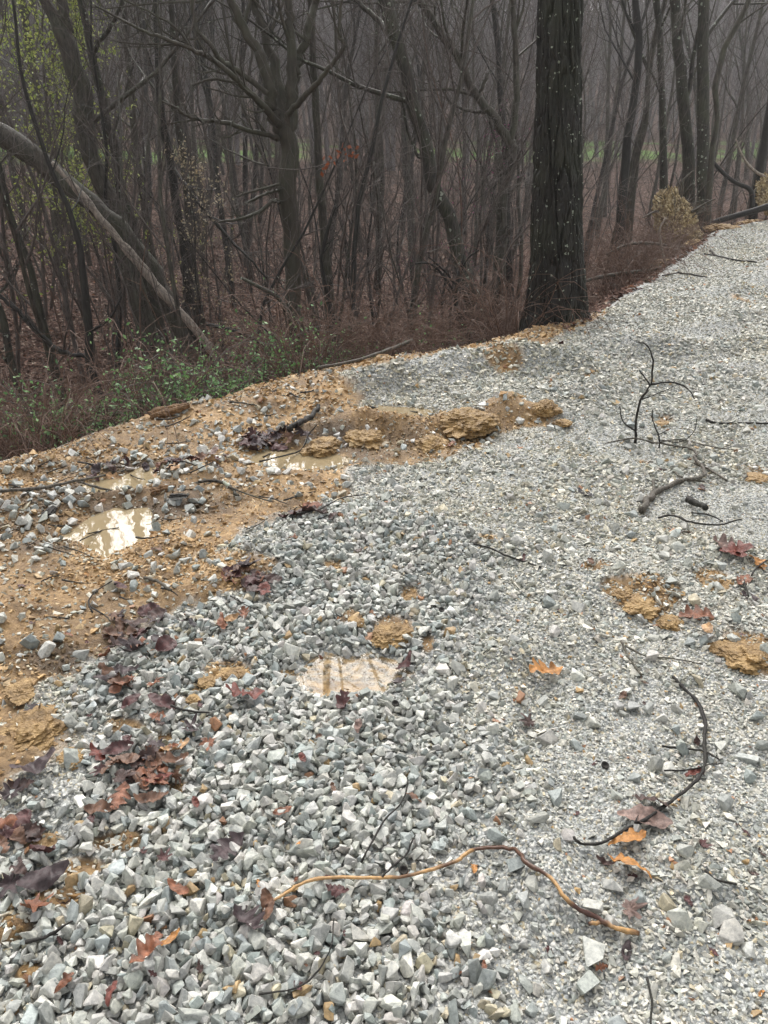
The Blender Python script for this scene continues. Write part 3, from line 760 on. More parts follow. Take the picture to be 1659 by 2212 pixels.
def leaf(px, py, size, kind, col, label, ang=None, wid=.65, curl=None, fold=None, group='fallen leaves on the gravel and clay', tilt=.18, seed=None, word='leaf'):
    seed = seed or int(px*7+py*3); r = np.random.default_rng(seed)
    p = atz(px, py, .02); L = size/FPX*math.sqrt(p[1]**2+CAMZ**2+p[0]**2)*1.0
    curl = r.uniform(-.3, .8) if curl is None else curl; fold = r.uniform(-.2, .9) if fold is None else fold
    V, T, C_ = leaf_mesh(kind, L, wid, LC[col], seed, curl, fold)
    o = newmesh('fallen_leaf', V, T, M_LEAF, col=C_, smooth=True)
    zz = [surf(p[0]+a, p[1]+b) for a in (-L*.3, 0, L*.3) for b in (-L*.3, 0, L*.3)]
    gx_ = (np.mean(zz[6:])-np.mean(zz[:3]))/(.6*L); gy_ = (np.mean(zz[2::3])-np.mean(zz[::3]))/(.6*L)
    ang = r.uniform(0, 6.28) if ang is None else R(ang)
    o.location = (p[0], p[1], np.mean(zz)*.5+max(zz)*.5-.002)
    nrm = Vector((-gx_, -gy_, 1)).normalized()
    qt = Vector((0, 0, 1)).rotation_difference(nrm)
    M_ = qt.to_matrix().to_4x4() @ Matrix.Rotation(ang, 4, 'Z') @ Matrix.Rotation(r.normal(0, tilt), 4, 'X')
    o.rotation_euler = M_.to_euler()
    tag(o, label, word, group); return o
LV = [
 (47, 1279, 34, 'maple', 'maroon', 'small crumpled maroon leaf on the orange clay near the left edge'),
 (262, 1279, 44, 'ovate', 'maroon', 'folded maroon leaf on clay above the curled stick'),
 (255, 1335, 60, 'maple', 'purple', 'wet purple leaf at the upper left of the flat leaf patch'),
 (290, 1350, 55, 'torn', 'dark', 'torn dark leaf in the middle of the flat leaf patch'),
 (350, 1347, 58, 'maple', 'purple', 'purple maple leaf at the right of the flat leaf patch'),
 (415, 1359, 32, 'torn', 'black', 'black shrivelled leaf on pale stones right of the purple maple leaf'),
 (480, 1356, 48, 'torn', 'rust', 'crumpled brown leaf just left of the orange red lobed leaf'),
 (500, 1345, 34, 'ovate', 'tan', 'pale tan curled leaf between brown and orange red leaves'),
 (527, 1336, 36, 'oak', 'rust', 'orange red lobed leaf standing on edge above the clay clod'),
 (300, 1415, 90, 'maple', 'purple', 'largest flat purple leaf with a stone lying below it'),
 (255, 1405, 60, 'maple', 'dark', 'dark leaf overlapped by the largest flat purple leaf'),
 (232, 1430, 44, 'torn', 'rust', 'rusty torn leaf at the left of the largest purple leaf'),
 (288, 1380, 50, 'ovate', 'brown', 'upright brown pointed leaf behind the largest purple leaf'),
 (235, 1482, 58, 'torn', 'purple', 'purple torn leaf lying at the border of clay and stones'),
 (352, 1532, 68, 'ovate', 'maroon', 'long rolled maroon leaf pointing up and to the right'),
 (286, 1535, 48, 'ovate', 'maroon', 'pointed maroon leaf left of the long rolled one'),
 (530, 1512, 80, 'oak', 'red', 'dark red spiky oak leaf above the coarse stones'),
 (345, 1563, 40, 'torn', 'rust', 'rusty scrap of leaf below the long rolled leaf'),
 (90, 1554, 55, 'maple', 'purple', 'purple leaf on clay above the mossy clod'),
 (530, 1250, 72, 'maple', 'purple', 'broad purple leaf beyond the orange red lobed leaf'),
 (505, 1262, 50, 'torn', 'maroon', 'maroon leaf tucked beside the broad purple leaf'),
 (572, 1287, 56, 'torn', 'red', 'pinkish red torn leaf on clay between two purple leaves and stones'),
 (560, 1268, 40, 'oak', 'rust', 'rust oak leaf touching the broad purple leaf'),
 (635, 1194, 36, 'maple', 'rust', 'rust coloured crumpled leaf on top of the grey stone mound'),
 (670, 1108, 52, 'ovate', 'red', 'dark red leaf where the stone mound meets the clay'),
 (697, 1132, 44, 'torn', 'dark', 'dark brown leaf right behind the dark red one'),
 (720, 1140, 30, 'ovate', 'dark', 'small dark rolled leaf at the right end of the stone mound leaves'),
 (740, 1524, 54, 'torn', 'maroon', 'maroon leaf among stones just below the shallow puddle'),
 (775, 1573, 36, 'ovate', 'pink', 'small pinkish leaf on coarse stones below the shallow puddle'),
 (415, 1590, 62, 'maple', 'purple', 'dull purple leaf beside the thin black twig'),
 (1265, 1059, 38, 'torn', 'black', 'nearly black curled leaf alone on the fine gravel'),
 (1130, 1209, 24, 'torn', 'maroon', 'small maroon leaf by the thin twig on fine gravel'),
 (930, 1048, 18, 'ovate', 'purple', 'tiny purple leaf on pale fine gravel'),
 (1585, 1212, 76, 'oak', 'red', 'large red brown oak leaf on top of the right hand pile'),
 (1570, 1205, 66, 'oak', 'pink', 'pale pinkish oak leaf under the large red brown one'),
 (1632, 1224, 50, 'oak', 'orange', 'orange lobed oak leaf at the right of the pile'),
 (1605, 1262, 52, 'torn', 'rust', 'rusty torn leaf hanging below the right hand pile'),
 (1622, 1292, 40, 'ovate', 'purple', 'dark purple leaf below the right hand pile by the edge'),
 (1503, 1342, 66, 'oak', 'rust', 'three pronged brown leaf on the crumbly clods'),
 (1528, 1372, 44, 'ovate', 'tan', 'tan curled leaf under the three pronged brown one'),
 (877, 1416, 54, 'ovate', 'maroon', 'pointed maroon leaf at the right rim of the shallow puddle'),
 (858, 1458, 56, 'maple', 'purple', 'purple leaf half in the shallow puddle'),
 (1178, 1440, 78, 'oak', 'orange', 'bright orange oak leaf with dark blotches on fine gravel'),
 (1142, 1551, 56, 'maple', 'dark', 'dark maple leaf sunk in the wet hollow'),
 (70, 1968, 92, 'maple', 'rust', 'big round rusty leaf on stones at the left edge'),
 (95, 1908, 88, 'ovate', 'purple', 'large dark folded leaf above the big rusty one'),
 (268, 1660, 66, 'maple', 'brown', 'brown curled leaf at the top of the left heap'),
 (262, 1692, 70, 'maple', 'dark', 'dark brown crumpled leaf under the brown curled one'),
 (262, 1733, 66, 'oak', 'rust', 'rusty lobed leaf below the dark crumpled one'),
 (222, 1675, 48, 'maple', 'maroon', 'dark red leaf left of the brown curled one'),
 (255, 1630, 66, 'ovate', 'maroon', 'long narrow maroon leaf lying across the stones'),
 (212, 1642, 52, 'torn', 'red', 'red scrap left of the long narrow maroon leaf'),
 (80, 1688, 84, 'ovate', 'purple', 'pointed purple leaf sticking up from the clay'),
 (30, 1743, 66, 'maple', 'purple', 'purple leaf at the left edge above pale stones'),
 (20, 1813, 68, 'maple', 'maroon', 'maroon leaf at the left edge beside the clay patch'),
 (25, 1918, 72, 'maple', 'purple', 'greyish purple leaf at the left edge above the rusty one'),
 (340, 1618, 66, 'maple', 'purple', 'broad purple leaf beside the tan orange one'),
 (450, 1613, 56, 'maple', 'rust', 'rust orange leaf alone among coarse stones'),
 (382, 1630, 58, 'torn', 'tan', 'tan orange torn leaf right of the broad purple one'),
 (345, 1692, 56, 'torn', 'red', 'reddish twisted leaf right of the left heap'),
 (330, 1740, 66, 'ovate', 'brown', 'long brown leaf lying right of the rusty lobed one'),
 (220, 1762, 62, 'ovate', 'brown', 'brown leaf below the left heap'),
 (495, 1845, 78, 'oak', 'purple', 'dark purple curved leaf on coarse stones left of the orange branch'),
 (387, 1933, 50, 'ovate', 'rust', 'bright rust pointed leaf on coarse stones'),
 (583, 1972, 66, 'ovate', 'brown', 'ochre brown triangular leaf under the orange branch end'),
 (532, 2006, 70, 'oak', 'purple', 'purple lobed leaf below the orange branch end'),
 (320, 2076, 70, 'oak', 'rust', 'rust orange ragged leaf near the bottom'),
 (372, 2038, 40, 'ovate', 'orange', 'small orange leaf above the rust orange ragged one'),
 (245, 2152, 46, 'torn', 'red', 'red scrap of leaf near the bottom left corner'),
 (140, 2130, 40, 'torn', 'rust', 'rusty scrap between stones in the bottom left corner'),
 (355, 1863, 46, 'maple', 'maroon', 'maroon leaf between stones below the long brown leaf'),
 (610, 1768, 42, 'ovate', 'rust', 'rusty leaf wedged in coarse stones right of the left heap'),
 (655, 1658, 30, 'ovate', 'red', 'small deep red leaf wedged between coarse stones'),
 (425, 1743, 30, 'ovate', 'red', 'small red leaf below the rust orange leaf'),
 (894, 1728, 36, 'ovate', 'brown', 'reddish brown leaf left of the thin upright twig'),
 (730, 1935, 46, 'torn', 'maroon', 'maroon leaf under the middle of the orange branch'),
 (1390, 1788, 100, 'ovate', 'pink', 'largest pinkish brown leaf under the dark branch', 165),
 (1408, 1756, 76, 'torn', 'dark', 'dark mottled leaf behind the largest pinkish one', 170),
 (1354, 1826, 76, 'torn', 'orange', 'orange brown split leaf at the foot of the pinkish one'),
 (1356, 1892, 84, 'torn', 'orange', 'bright orange torn leaf lying flat on the fine gravel', 160),
 (1307, 1863, 36, 'torn', 'dark', 'small dark brown leaf left of the bright orange torn one'),
 (1359, 1973, 66, 'maple', 'pink', 'pinkish maroon leaf just above the orange branch tip'),
 (1509, 1853, 46, 'maple', 'maroon', 'maroon leaf alone on fine gravel at the right'),
 (1354, 2048, 40, 'ovate', 'purple', 'small purple leaf below the orange branch tip'),
 (1504, 1656, 44, 'torn', 'red', 'dark red leaf under the twigs of the dark branch'),
 (1024, 1876, 26, 'torn', 'orange', 'flat orange scrap beside the orange branch'),
 (1030, 765, 24, 'torn', 'maroon', 'maroon leaf on the clay bank left of the great oak'),
 (1205, 768, 30, 'torn', 'maroon', 'maroon leaf on clay before the great oak'),
 (1180, 760, 26, 'maple', 'dark', 'dark leaf on clay before the great oak'),
 (690, 992, 24, 'torn', 'orange', 'orange brown leaf floating in the far muddy puddle'),
 (975, 968, 26, 'torn', 'rust', 'rust leaf at the foot of the clay ridge'),
 (460, 965, 36, 'torn', 'pink', 'pale purple leaf left of the leaf heap on the clay'),
 (490, 985, 30, 'maple', 'maroon', 'maroon leaf by the small muddy hollow'),
]
for a in LV:
    px, py, sz, kd, col, lab = a[:6]
    leaf(px, py, sz, kd, col, lab, a[6] if len(a) > 6 else None, wid={'maple': .95, 'oak': .75, 'torn': .7, 'ovate': .45}[kd])
for i, (px, py, sx, sy, nn, nm) in enumerate([(300, 1370, 70, 45, 16, 'flat leaf patch'), (300, 1665, 70, 45, 18, 'left heap of leaves'), (50, 1800, 45, 90, 10, 'left edge'), (530, 1262, 40, 18, 9, 'broad purple leaf'), (270, 1480, 40, 40, 6, 'clay border'), (660, 1115, 40, 16, 5, 'stone mound')]):
    for j in range(nn):
        q = random.Random(i*100+j)
        leaf(q.gauss(px, sx*.6), q.gauss(py, sy*.6), q.uniform(32, 62), q.choice(['maple', 'torn', 'ovate', 'torn']), q.choice(['maroon', 'dark', 'purple', 'brown', 'dark', 'rust']),
             'one of the dark sodden leaves trodden in by the '+nm, group='sodden leaves trodden in by the '+nm, seed=9000+i*100+j, wid=.7, tilt=.25)
for i in range(26):
    leaf(random.Random(i).gauss(585, 32), random.Random(i+50).gauss(948, 9), 44, random.Random(i).choice(['maple', 'oak', 'torn']), random.Random(i+9).choice(['purple', 'maroon', 'dark', 'purple', 'brown']),
         'wet purple brown leaf in the heap beside the far muddy puddle', group='leaf heap beside the far puddle', seed=500+i, tilt=.5, wid=.8)
for i in range(34):
    q = random.Random(i+900); px = q.uniform(190, 470); py = 1012-(px-190)*.06+q.gauss(0, 7)
    leaf(px, py, q.uniform(18, 36), q.choice(['torn', 'ovate', 'maple']), q.choice(['brown', 'maroon', 'purple', 'dark', 'tan', 'rust']), 'soaked scrap of leaf in the drift beyond the puddles', group='drift of leaf scraps beyond the puddles', seed=700+i, tilt=.4, wid=.7)
for i in range(70):
    q = random.Random(i+2900)
    if q.random() < .6: px, py = q.uniform(0, 760), q.uniform(1180, 2180)
    else: px, py = q.uniform(700, 1650), q.uniform(1000, 2180)
    leaf(px, py, q.uniform(12, 26), 'torn', q.choice(['brown', 'maroon', 'maroon', 'dark', 'rust', 'orange']), 'tiny torn scrap of dead leaf between the stones', group='tiny leaf scraps between the stones', seed=3700+i, wid=.7)
for i in range(110):
    q = random.Random(i+6900); t = q.uniform(0, 1)
    px = 1235+t*300+q.gauss(-6, 9); py = 712-t*208+q.gauss(0, 4)
    leaf(px, py, q.uniform(9, 18)*(1.2-t*.5), 'torn', q.choice(['rust', 'maroon', 'brown', 'rust']), 'small brown leaf along the brushy far edge of the road', group='leaves along the brushy road edge', seed=7700+i, wid=.8, tilt=.4)

# ------------------------------------------------------------------ sticks and branches on the ground
print("sticks")
def ground_path(pts, r, lift=0.0, k=4):
    P = []
    for q in pts:
        if len(q) > 3: P.append(aty(q[0], q[1], q[3])); continue
        p = atz(q[0], q[1], .03); z = surf(p[0], p[1])
        p = atz(q[0], q[1], z); P.append(p+np.array([0, 0, r*.8+lift]))
    return spline(P, k)
def depth_of(px, py): p = atz(px, py, .02); return math.hypot(p[1], CAMZ)
def stick(parts, label, m=None, name='fallen_twig', cat='twig', colfn=None, group=None, wob=.5):
    """parts: list of (points, r_px start, r_px end[, lift])"""
    mb = MB(); first = None
    for it in parts:
        pts, r0, r1 = it[:3]; lift = it[3] if len(it) > 3 else 0
        d = depth_of(*pts[0][:2]); rs, re = r0/FPX*d, r1/FPX*d
        P = ground_path(pts, rs, lift); n = len(P)
        if first is None: first = P[0].copy()
        rr = np.linspace(rs, re, n)*(1+wob*np.array([vnoise(np.array([i*.9]), np.array([pts[0][0]*.1]), 5)[0]-.5 for i in range(n)]))
        P = P+np.random.default_rng(abs(int(pts[0][0]))+1).normal(0, rs*.3, P.shape)*np.array([1, 1, .4])
        mb.tube(P, rr, 8 if rs > .004 else 5, col=(colfn(np.linspace(0, 1, n)) if colfn else None))
    o = mb.build(name, m or M_STICK, origin=first); o.location = first
    return tag(o, label, cat, group)
def orange_cols(t):
    k = vnoise(t*22, t*0+.5, 91); a = np.array([.46, .27, .11]); b = np.array([.07, .028, .018]); c = np.array([.45, .16, .06])
    tt_ = np.where((t > .47) & (t < .72), .95, np.clip((k-.35)*2.6, 0, 1))[:, None]
    return a*(1-tt_)+(b if True else c)*tt_
M_ORB = stone_material("peeled_orange_bark", .35, .2)
stick([([(575, 1965), (620, 1938), (660, 1915), (720, 1905), (800, 1906), (880, 1900), (935, 1885), (985, 1868), (1010, 1850), (1040, 1841), (1100, 1841), (1122, 1852), (1140, 1875), (1190, 1905), (1222, 1950), (1250, 1975), (1290, 1992), (1330, 2014), (1378, 2024)], 3.2, 5.0, .010),
       ([(1272, 2003), (1300, 2004), (1335, 2015)], 3.8, 4.2, .010)],
      'long bent branch with peeling orange bark lying across the stones', M_ORB, 'fallen_branch', 'branch', orange_cols)
stick([([(1239, 1815), (1245, 1826), (1264, 1832), (1309, 1826), (1344, 1803), (1394, 1778), (1449, 1738), (1499, 1698), (1517, 1673), (1522, 1643), (1519, 1600), (1522, 1574), (1506, 1524), (1476, 1494), (1452, 1468)], 2.6, 5, .010),
       ([(1429, 1621), (1480, 1626), (1520, 1632), (1549, 1648)], 2.5, 2, .012), ([(1434, 1673), (1489, 1672), (1530, 1660), (1560, 1658)], 2.2, 1.2, .012), ([(1369, 1792), (1376, 1776)], 2, 1, .02)],
      'dark crooked branch curving over the pinkish leaf at the right', M_DARK, 'fallen_branch', 'branch')
stick([([(1384, 1113), (1394, 1092), (1412, 1076), (1454, 1053), (1500, 1042), (1521, 1036), (1516, 1015), (1499, 1000), (1494, 978), (1424, 967), (1369, 955), (1304, 966)], 7.5, 1.8, .01),
       ([(1499, 1004), (1529, 1014), (1569, 1040)], 3, 2), ([(1454, 1020), (1480, 1035), (1520, 1042)], 2.5, 2.5), ([(1410, 1045), (1412, 1075)], 3, 3, .015),
       ([(1424, 967), (1470, 962), (1540, 978), (1590, 985)], 2, 1, .03)],
      'lichen spotted fallen branch, thick end nearest, on the right of the road', M_STICK, 'fallen_branch', 'branch')
Yb = atz(1372, 957)[1]
stick([([(1372, 957, 0, Yb), (1374, 909, 0, Yb), (1384, 864, 0, Yb), (1405, 829, 0, Yb), (1410, 779, 0, Yb), (1399, 747, 0, Yb), (1379, 738, 0, Yb)], 3, 1.2),
       ([(1406, 830, 0, Yb), (1449, 826, 0, Yb), (1484, 838, 0, Yb), (1500, 862, 0, Yb)], 1.8, .8), ([(1404, 832, 0, Yb), (1390, 812, 0, Yb), (1381, 800, 0, Yb)], 1.5, .8),
       ([(1371, 930, 0, Yb), (1346, 910, 0, Yb), (1339, 878, 0, Yb)], 1.6, .8), ([(1384, 864, 0, Yb), (1420, 850, 0, Yb), (1455, 835, 0, Yb)], 1.2, .6)],
      'thin dark twig standing upright from the gravel', M_DARK, 'upright_twig', 'twig')
Yc = atz(1424, 967)[1]
stick([([(1424, 968, 0, Yc), (1424, 944, 0, Yc), (1412, 915, 0, Yc), (1410, 885, 0, Yc)], 2.2, 1), ([(1424, 950, 0, Yc), (1470, 955, 0, Yc), (1500, 930, 0, Yc), (1506, 900, 0, Yc)], 1.3, .7), ([(1420, 940, 0, Yc), (1450, 925, 0, Yc)], 1.3, .7)],
      'forked little twig right of the upright one', M_DARK, 'upright_twig', 'twig')
stick([([(622, 944), (640, 933), (665, 920), (682, 903), (692, 890)], 7, 5.5, .03)], 'short thick black stick propped on the clay ridge', M_DARK, 'fallen_stick', 'stick')
stick([([(-30, 1075), (50, 1070), (110, 1062), (165, 1050), (215, 1040), (272, 1026)], 4.5, 2.5, .02), ([(170, 1049), (210, 1060), (250, 1070)], 3, 2, .015), ([(100, 1062), (125, 1052), (150, 1040)], 2, 1, .02)],
      'long branch lying across the clay beside the second puddle', M_STICK, 'fallen_branch', 'branch')
stick([([(780, 1872), (829, 1783), (869, 1740), (880, 1698), (878, 1690)], 2.2, 1.6, .012)], 'thin dark twig on the coarse stones above the orange branch', M_DARK)
stick([([(826, 1902), (850, 1880), (875, 1858), (897, 1813)], 2.4, 1.6, .012)], 'thin twig leaning on the middle of the orange branch', M_DARK)
stick([([(1524, 912), (1550, 920), (1590, 919), (1659, 920), (1690, 918)], 2.6, 2.6, .01)], 'straight twig lying flat at the right edge beyond the fallen branch', M_DARK)
stick([([(1422, 1125), (1440, 1120), (1462, 1122), (1490, 1134), (1549, 1140), (1600, 1128)], 2.8, 1.6, .01), ([(1493, 1113), (1530, 1118), (1560, 1132)], 2, 1.5, .01)], 'forked dark twig below the lichen spotted branch', M_DARK)
stick([([(1480, 1085), (1500, 1092), (1525, 1103)], 8, 6)], 'flat dark scrap of bark right of the lichen spotted branch', M_DARK, 'bark_scrap', 'bark')
stick([([(1024, 1180), (1060, 1190), (1089, 1204), (1130, 1218), (1169, 1231)], 2.4, 1.4, .008)], 'long thin twig beside the small maroon leaf', M_DARK)
stick([([(1342, 1392), (1356, 1425), (1366, 1440), (1384, 1465)], 3, 2.2, .008), ([(1350, 1402), (1394, 1424), (1460, 1430), (1515, 1442)], 2.2, 1.4, .01)], 'forked twig pressed in the gravel below the clods', M_STICK)
stick([([(1464, 594), (1500, 599), (1526, 604)], 2.2, 1.2, .02), ([(1430, 600), (1464, 594)], 1.4, 1.4, .02)], 'short dark twig on the far part of the road', M_DARK)
stick([([(1534, 546), (1545, 556), (1585, 566), (1634, 571)], 2, 1.4, .02), ([(1520, 552), (1545, 556)], 1.2, 1, .02)], 'farthest dark twig on the road', M_DARK)
stick([([(315, 1255), (335, 1260), (350, 1268), (367, 1283)], 4, 3, .008)], 'curled stick on the orange clay below the puddles', M_STICK)
stick([([(90, 1345), (110, 1338), (150, 1341)], 2, 1.4, .006)], 'tiny twig on clay left of the flat leaf patch', M_DARK)
stick([([(200, 1330), (193, 1305), (215, 1280), (245, 1262)], 2, 1.2, .012), ([(196, 1318), (225, 1335), (240, 1350)], 2, 1.2, .012)], 'thin crooked twig left of the flat leaf patch', M_DARK)
stick([([(430, 1048), (455, 1044), (480, 1048), (500, 1060), (512, 1077)], 3, 4, .01), ([(495, 1056), (540, 1075), (590, 1090)], 2, 1.2, .01)], 'pale green lichened twig on the stony clay', M_LICH)
stick([([(370, 1535), (400, 1545), (455, 1552)], 3, 2, .015)], 'black twig right of the long rolled maroon leaf', M_DARK)
stick([([(560, 2165), (640, 2150), (690, 2110), (715, 2060), (722, 2000)], 2, 1.2, .02)], 'thin arching twig near the bottom below the orange branch', M_DARK)
stick([([(1395, 2120), (1405, 2170), (1404, 2230)], 2.4, 1.8, .01)], 'thin twig at the bottom edge right of centre', M_DARK)
stick([([(1521, 1888), (1545, 1908), (1589, 1917)], 2.4, 2, .008)], 'little twig on fine gravel below the lone maroon leaf', M_DARK)
stick([([(60, 2045), (110, 2030), (160, 2000)], 4, 2, .012), ([(100, 2034), (130, 2030)], 2, 1.5, .015)], 'dark stick among stones below the big rusty leaf', M_DARK)
stick([([(640, 1120), (690, 1110), (740, 1085), (788, 1078)], 2, 1.2, .02)], 'twig over the dark red leaf on the stone mound', M_DARK)
stick([([(795, 882), (830, 886), (872, 890), (900, 893)], 3.2, 2.2, .0)], 'dark stick floating in the farthest puddle', M_DARK)
stick([([(562, 1010), (600, 1000), (650, 985), (668, 950), (685, 930)], 2, 1.2, .03)], 'bent twig reaching into the far muddy puddle', M_DARK)
stick([([(690, 800), (745, 790), (800, 775), (850, 756), (890, 740)], 3.5, 4.5, .01)], 'long root like branch along the top of the clay bank', M_STICK, 'fallen_branch', 'branch')
stick([([(1620, 1255), (1635, 1235), (1665, 1215)], 2.2, 1.5, .02), ([(1605, 1270), (1615, 1300), (1605, 1262)], 1.6, 1.5, .02)], 'bent twig at the right edge beside the red oak leaves', M_DARK)
stick([([(1250, 600), (1262, 630), (1240, 655)], 0.1, 0.1)], 'thin scrap of twig under the great oak', M_DARK) if False else None
for i in range(46):
    q = random.Random(i+77); px = q.uniform(0, 700); py = q.uniform(955, 1330) if i < 34 else q.uniform(830, 950)
    if py < 1010-px*.3: py = 1012-px*.3+q.uniform(5, 60)
    a = q.uniform(-.5, .5); Ln = q.uniform(18, 70)
    stick([([(px, py), (px+Ln*.5, py-Ln*a*.5+q.uniform(-4, 4)), (px+Ln, py-Ln*a)], q.uniform(1.2, 2.6), .9, .008)], 'short wet twig littering the clay on the left', M_DARK, group='twigs littering the clay')
def chunk(px, py, L_px, r_px, ang, label, m, seed, lift=.0):
    p = atz(px, py, .03); d = math.hypot(p[1], CAMZ); L, r = L_px/FPX*d, r_px/FPX*d
    n, sd_ = 14, 18; V = []
    rg = np.random.default_rng(seed); ridge = 1+.25*rg.normal(size=sd_)
    for i in range(n):
        t = i/(n-1); rr = r*(.55+.45*math.sin(math.pi*min(1, t*.8+.25)))*(1+.1*rg.normal())
        for j in range(sd_):
            th = j*2*math.pi/sd_; k = rr*ridge[j]*(1+.07*rg.normal())
            V.append(((t-.5)*L+.12*L*(ridge[j]-1)*(1 if t > .5 else -1), k*math.cos(th), k*.7*math.sin(th)))
    Q = [(i*sd_+j, i*sd_+(j+1) % sd_, (i+1)*sd_+(j+1) % sd_, (i+1)*sd_+j) for i in range(n-1) for j in range(sd_)]
    V += [((-.5)*L, 0, 0), (.5*L, 0, 0)]; a, b = n*sd_, n*sd_+1
    T = [(a, (j+1) % sd_, j) for j in range(sd_)]+[(b, (n-1)*sd_+j, (n-1)*sd_+(j+1) % sd_) for j in range(sd_)]
    o = newmesh('wood_chunk', V, [np.array(Q), np.array(T)], m, smooth=False)
    o.location = (p[0], p[1], surf(p[0], p[1])+r*.45+lift); o.rotation_euler = (0, R(-8), R(ang))
    return tag(o, label, 'wood')
chunk(368, 900, 84, 15, 28, 'broken brown stump piece at the crest of the clay bank', M_CHUNK, 1)
chunk(352, 1046, 52, 9, 20, 'split reddish piece of wood right of the second puddle', M_CHUNK, 2)
chunk(385, 1068, 40, 10, -10, 'dark wet lump of wood behind the split reddish piece', M_DARK, 3)
chunk(105, 1098, 44, 9, 80, 'short dark log end left of the nearest puddle', M_DARK, 4)
chunk(595, 1000, 1, 1, 0, 'x', M_DARK, 5) if False else None
def acorn(px, py, label):
    p = atz(px, py, .02); r = .011; z = surf(p[0], p[1])
    th = np.linspace(0, 2*math.pi, 20, endpoint=False); V = []; prof = [(.0, .0), (.55, .02), (.9, .3), (1, .65), (.8, .75), (.6, .5), (.0, .35)]
    for a, h in prof:
        for t in th: V.append((a*r*math.cos(t), a*r*math.sin(t), h*r*1.2))
    Q = [(i*20+j, i*20+(j+1) % 20, (i+1)*20+(j+1) % 20, (i+1)*20+j) for i in range(len(prof)-1) for j in range(20)]
    o = newmesh('acorn_cap', V, np.array(Q), M_DARK, smooth=True); o.location = (p[0], p[1], z); o.rotation_euler = (.3, .2, 0)
    tag(o, label, 'acorn cap')
acorn(870, 1886, 'dark acorn cap beside the thin twig and the orange branch'); acorn(1306, 1650, 'dark acorn cap on fine gravel left of the dark branch twigs'); acorn(853, 1517, 'dark acorn cap below the shallow puddle')
acorn(953, 1318, 'dark acorn cap on the stones beyond the shallow puddle')
# ------------------------------------------------------------------ trees
print("trees")
def unit(v): return v/(np.linalg.norm(v)+1e-9)
def grow(mb, P, rad, r, level, maxl, count, spread, ratio, up, minr, t0=.3, leaves=None, sides=(8, 5, 3, 3, 3), wander=.16):
    """spawn children along the polyline P"""
    n = len(P); seglen = np.linalg.norm(np.diff(P, axis=0), axis=1); tot = seglen.sum(); cum = np.concatenate([[0], np.cumsum(seglen)])
    for c in range(count):
        t = t0+(1-t0)*((c+r.uniform(0, 1))/count)
        s = t*tot; i = min(n-2, int(np.searchsorted(cum, s)-1)); i = max(i, 0)
        f = (s-cum[i])/max(1e-6, seglen[i]); p0 = P[i]+(P[i+1]-P[i])*f; rp = rad[i]+(rad[i+1]-rad[i])*f
        d = unit(P[i+1]-P[i]); a = unit(np.cross(d, unit(r.normal(size=3)))); an = spread*r.uniform(.6, 1.25)
        v = unit(d*math.cos(an)+a*math.sin(an))
        L = tot*ratio*r.uniform(.55, 1.15)*(1.05-.6*t*(level == 0))
        r0 = max(minr, rp*r.uniform(.4, .62)); k = 7 if level == 0 else (5 if level == 1 else 3)
        Q = [p0]
        for q in range(k):
            v = unit(v+r.normal(size=3)*wander+np.array([0, 0, up])*.35); Q.append(Q[-1]+v*L/k)
        Q = np.array(Q); rr = np.linspace(r0, max(minr*.6, r0*.25), len(Q))
        mb.tube(Q, rr, sides[level+1], cap=False)
        if leaves is not None and level >= 1: leaves.append(Q)
        if level+1 < maxl:
            grow(mb, Q, rr, r, level+1, maxl, max(2, int((6 if level == 0 else 4)*r.uniform(.7, 1.3))), spread*.95, .55, up*.6, minr, .2, leaves, sides, wander)
def leafset(paths, r, per, size, cols, spreadr=.03):
    V, T, C_ = [], [], []; n = 0
    for Q in paths:
        for _ in range(per):
            i = r.integers(0, len(Q)-1); p = Q[i]+(Q[i+1]-Q[i])*r.uniform()+r.normal(0, spreadr, 3)
            a = unit(r.normal(size=3)); b = unit(np.cross(a, r.normal(size=3))); s = size*r.uniform(.6, 1.3)
            V += [p-a*s*.5, p+b*s*.28, p+a*s*.5, p-b*s*.28]; T += [(n, n+1, n+2), (n, n+2, n+3)]; n += 4
            C_ += [np.array(cols[r.integers(0, len(cols))])*r.uniform(.7, 1.3)]*4
    return np.array(V), np.array(T), np.array(C_)

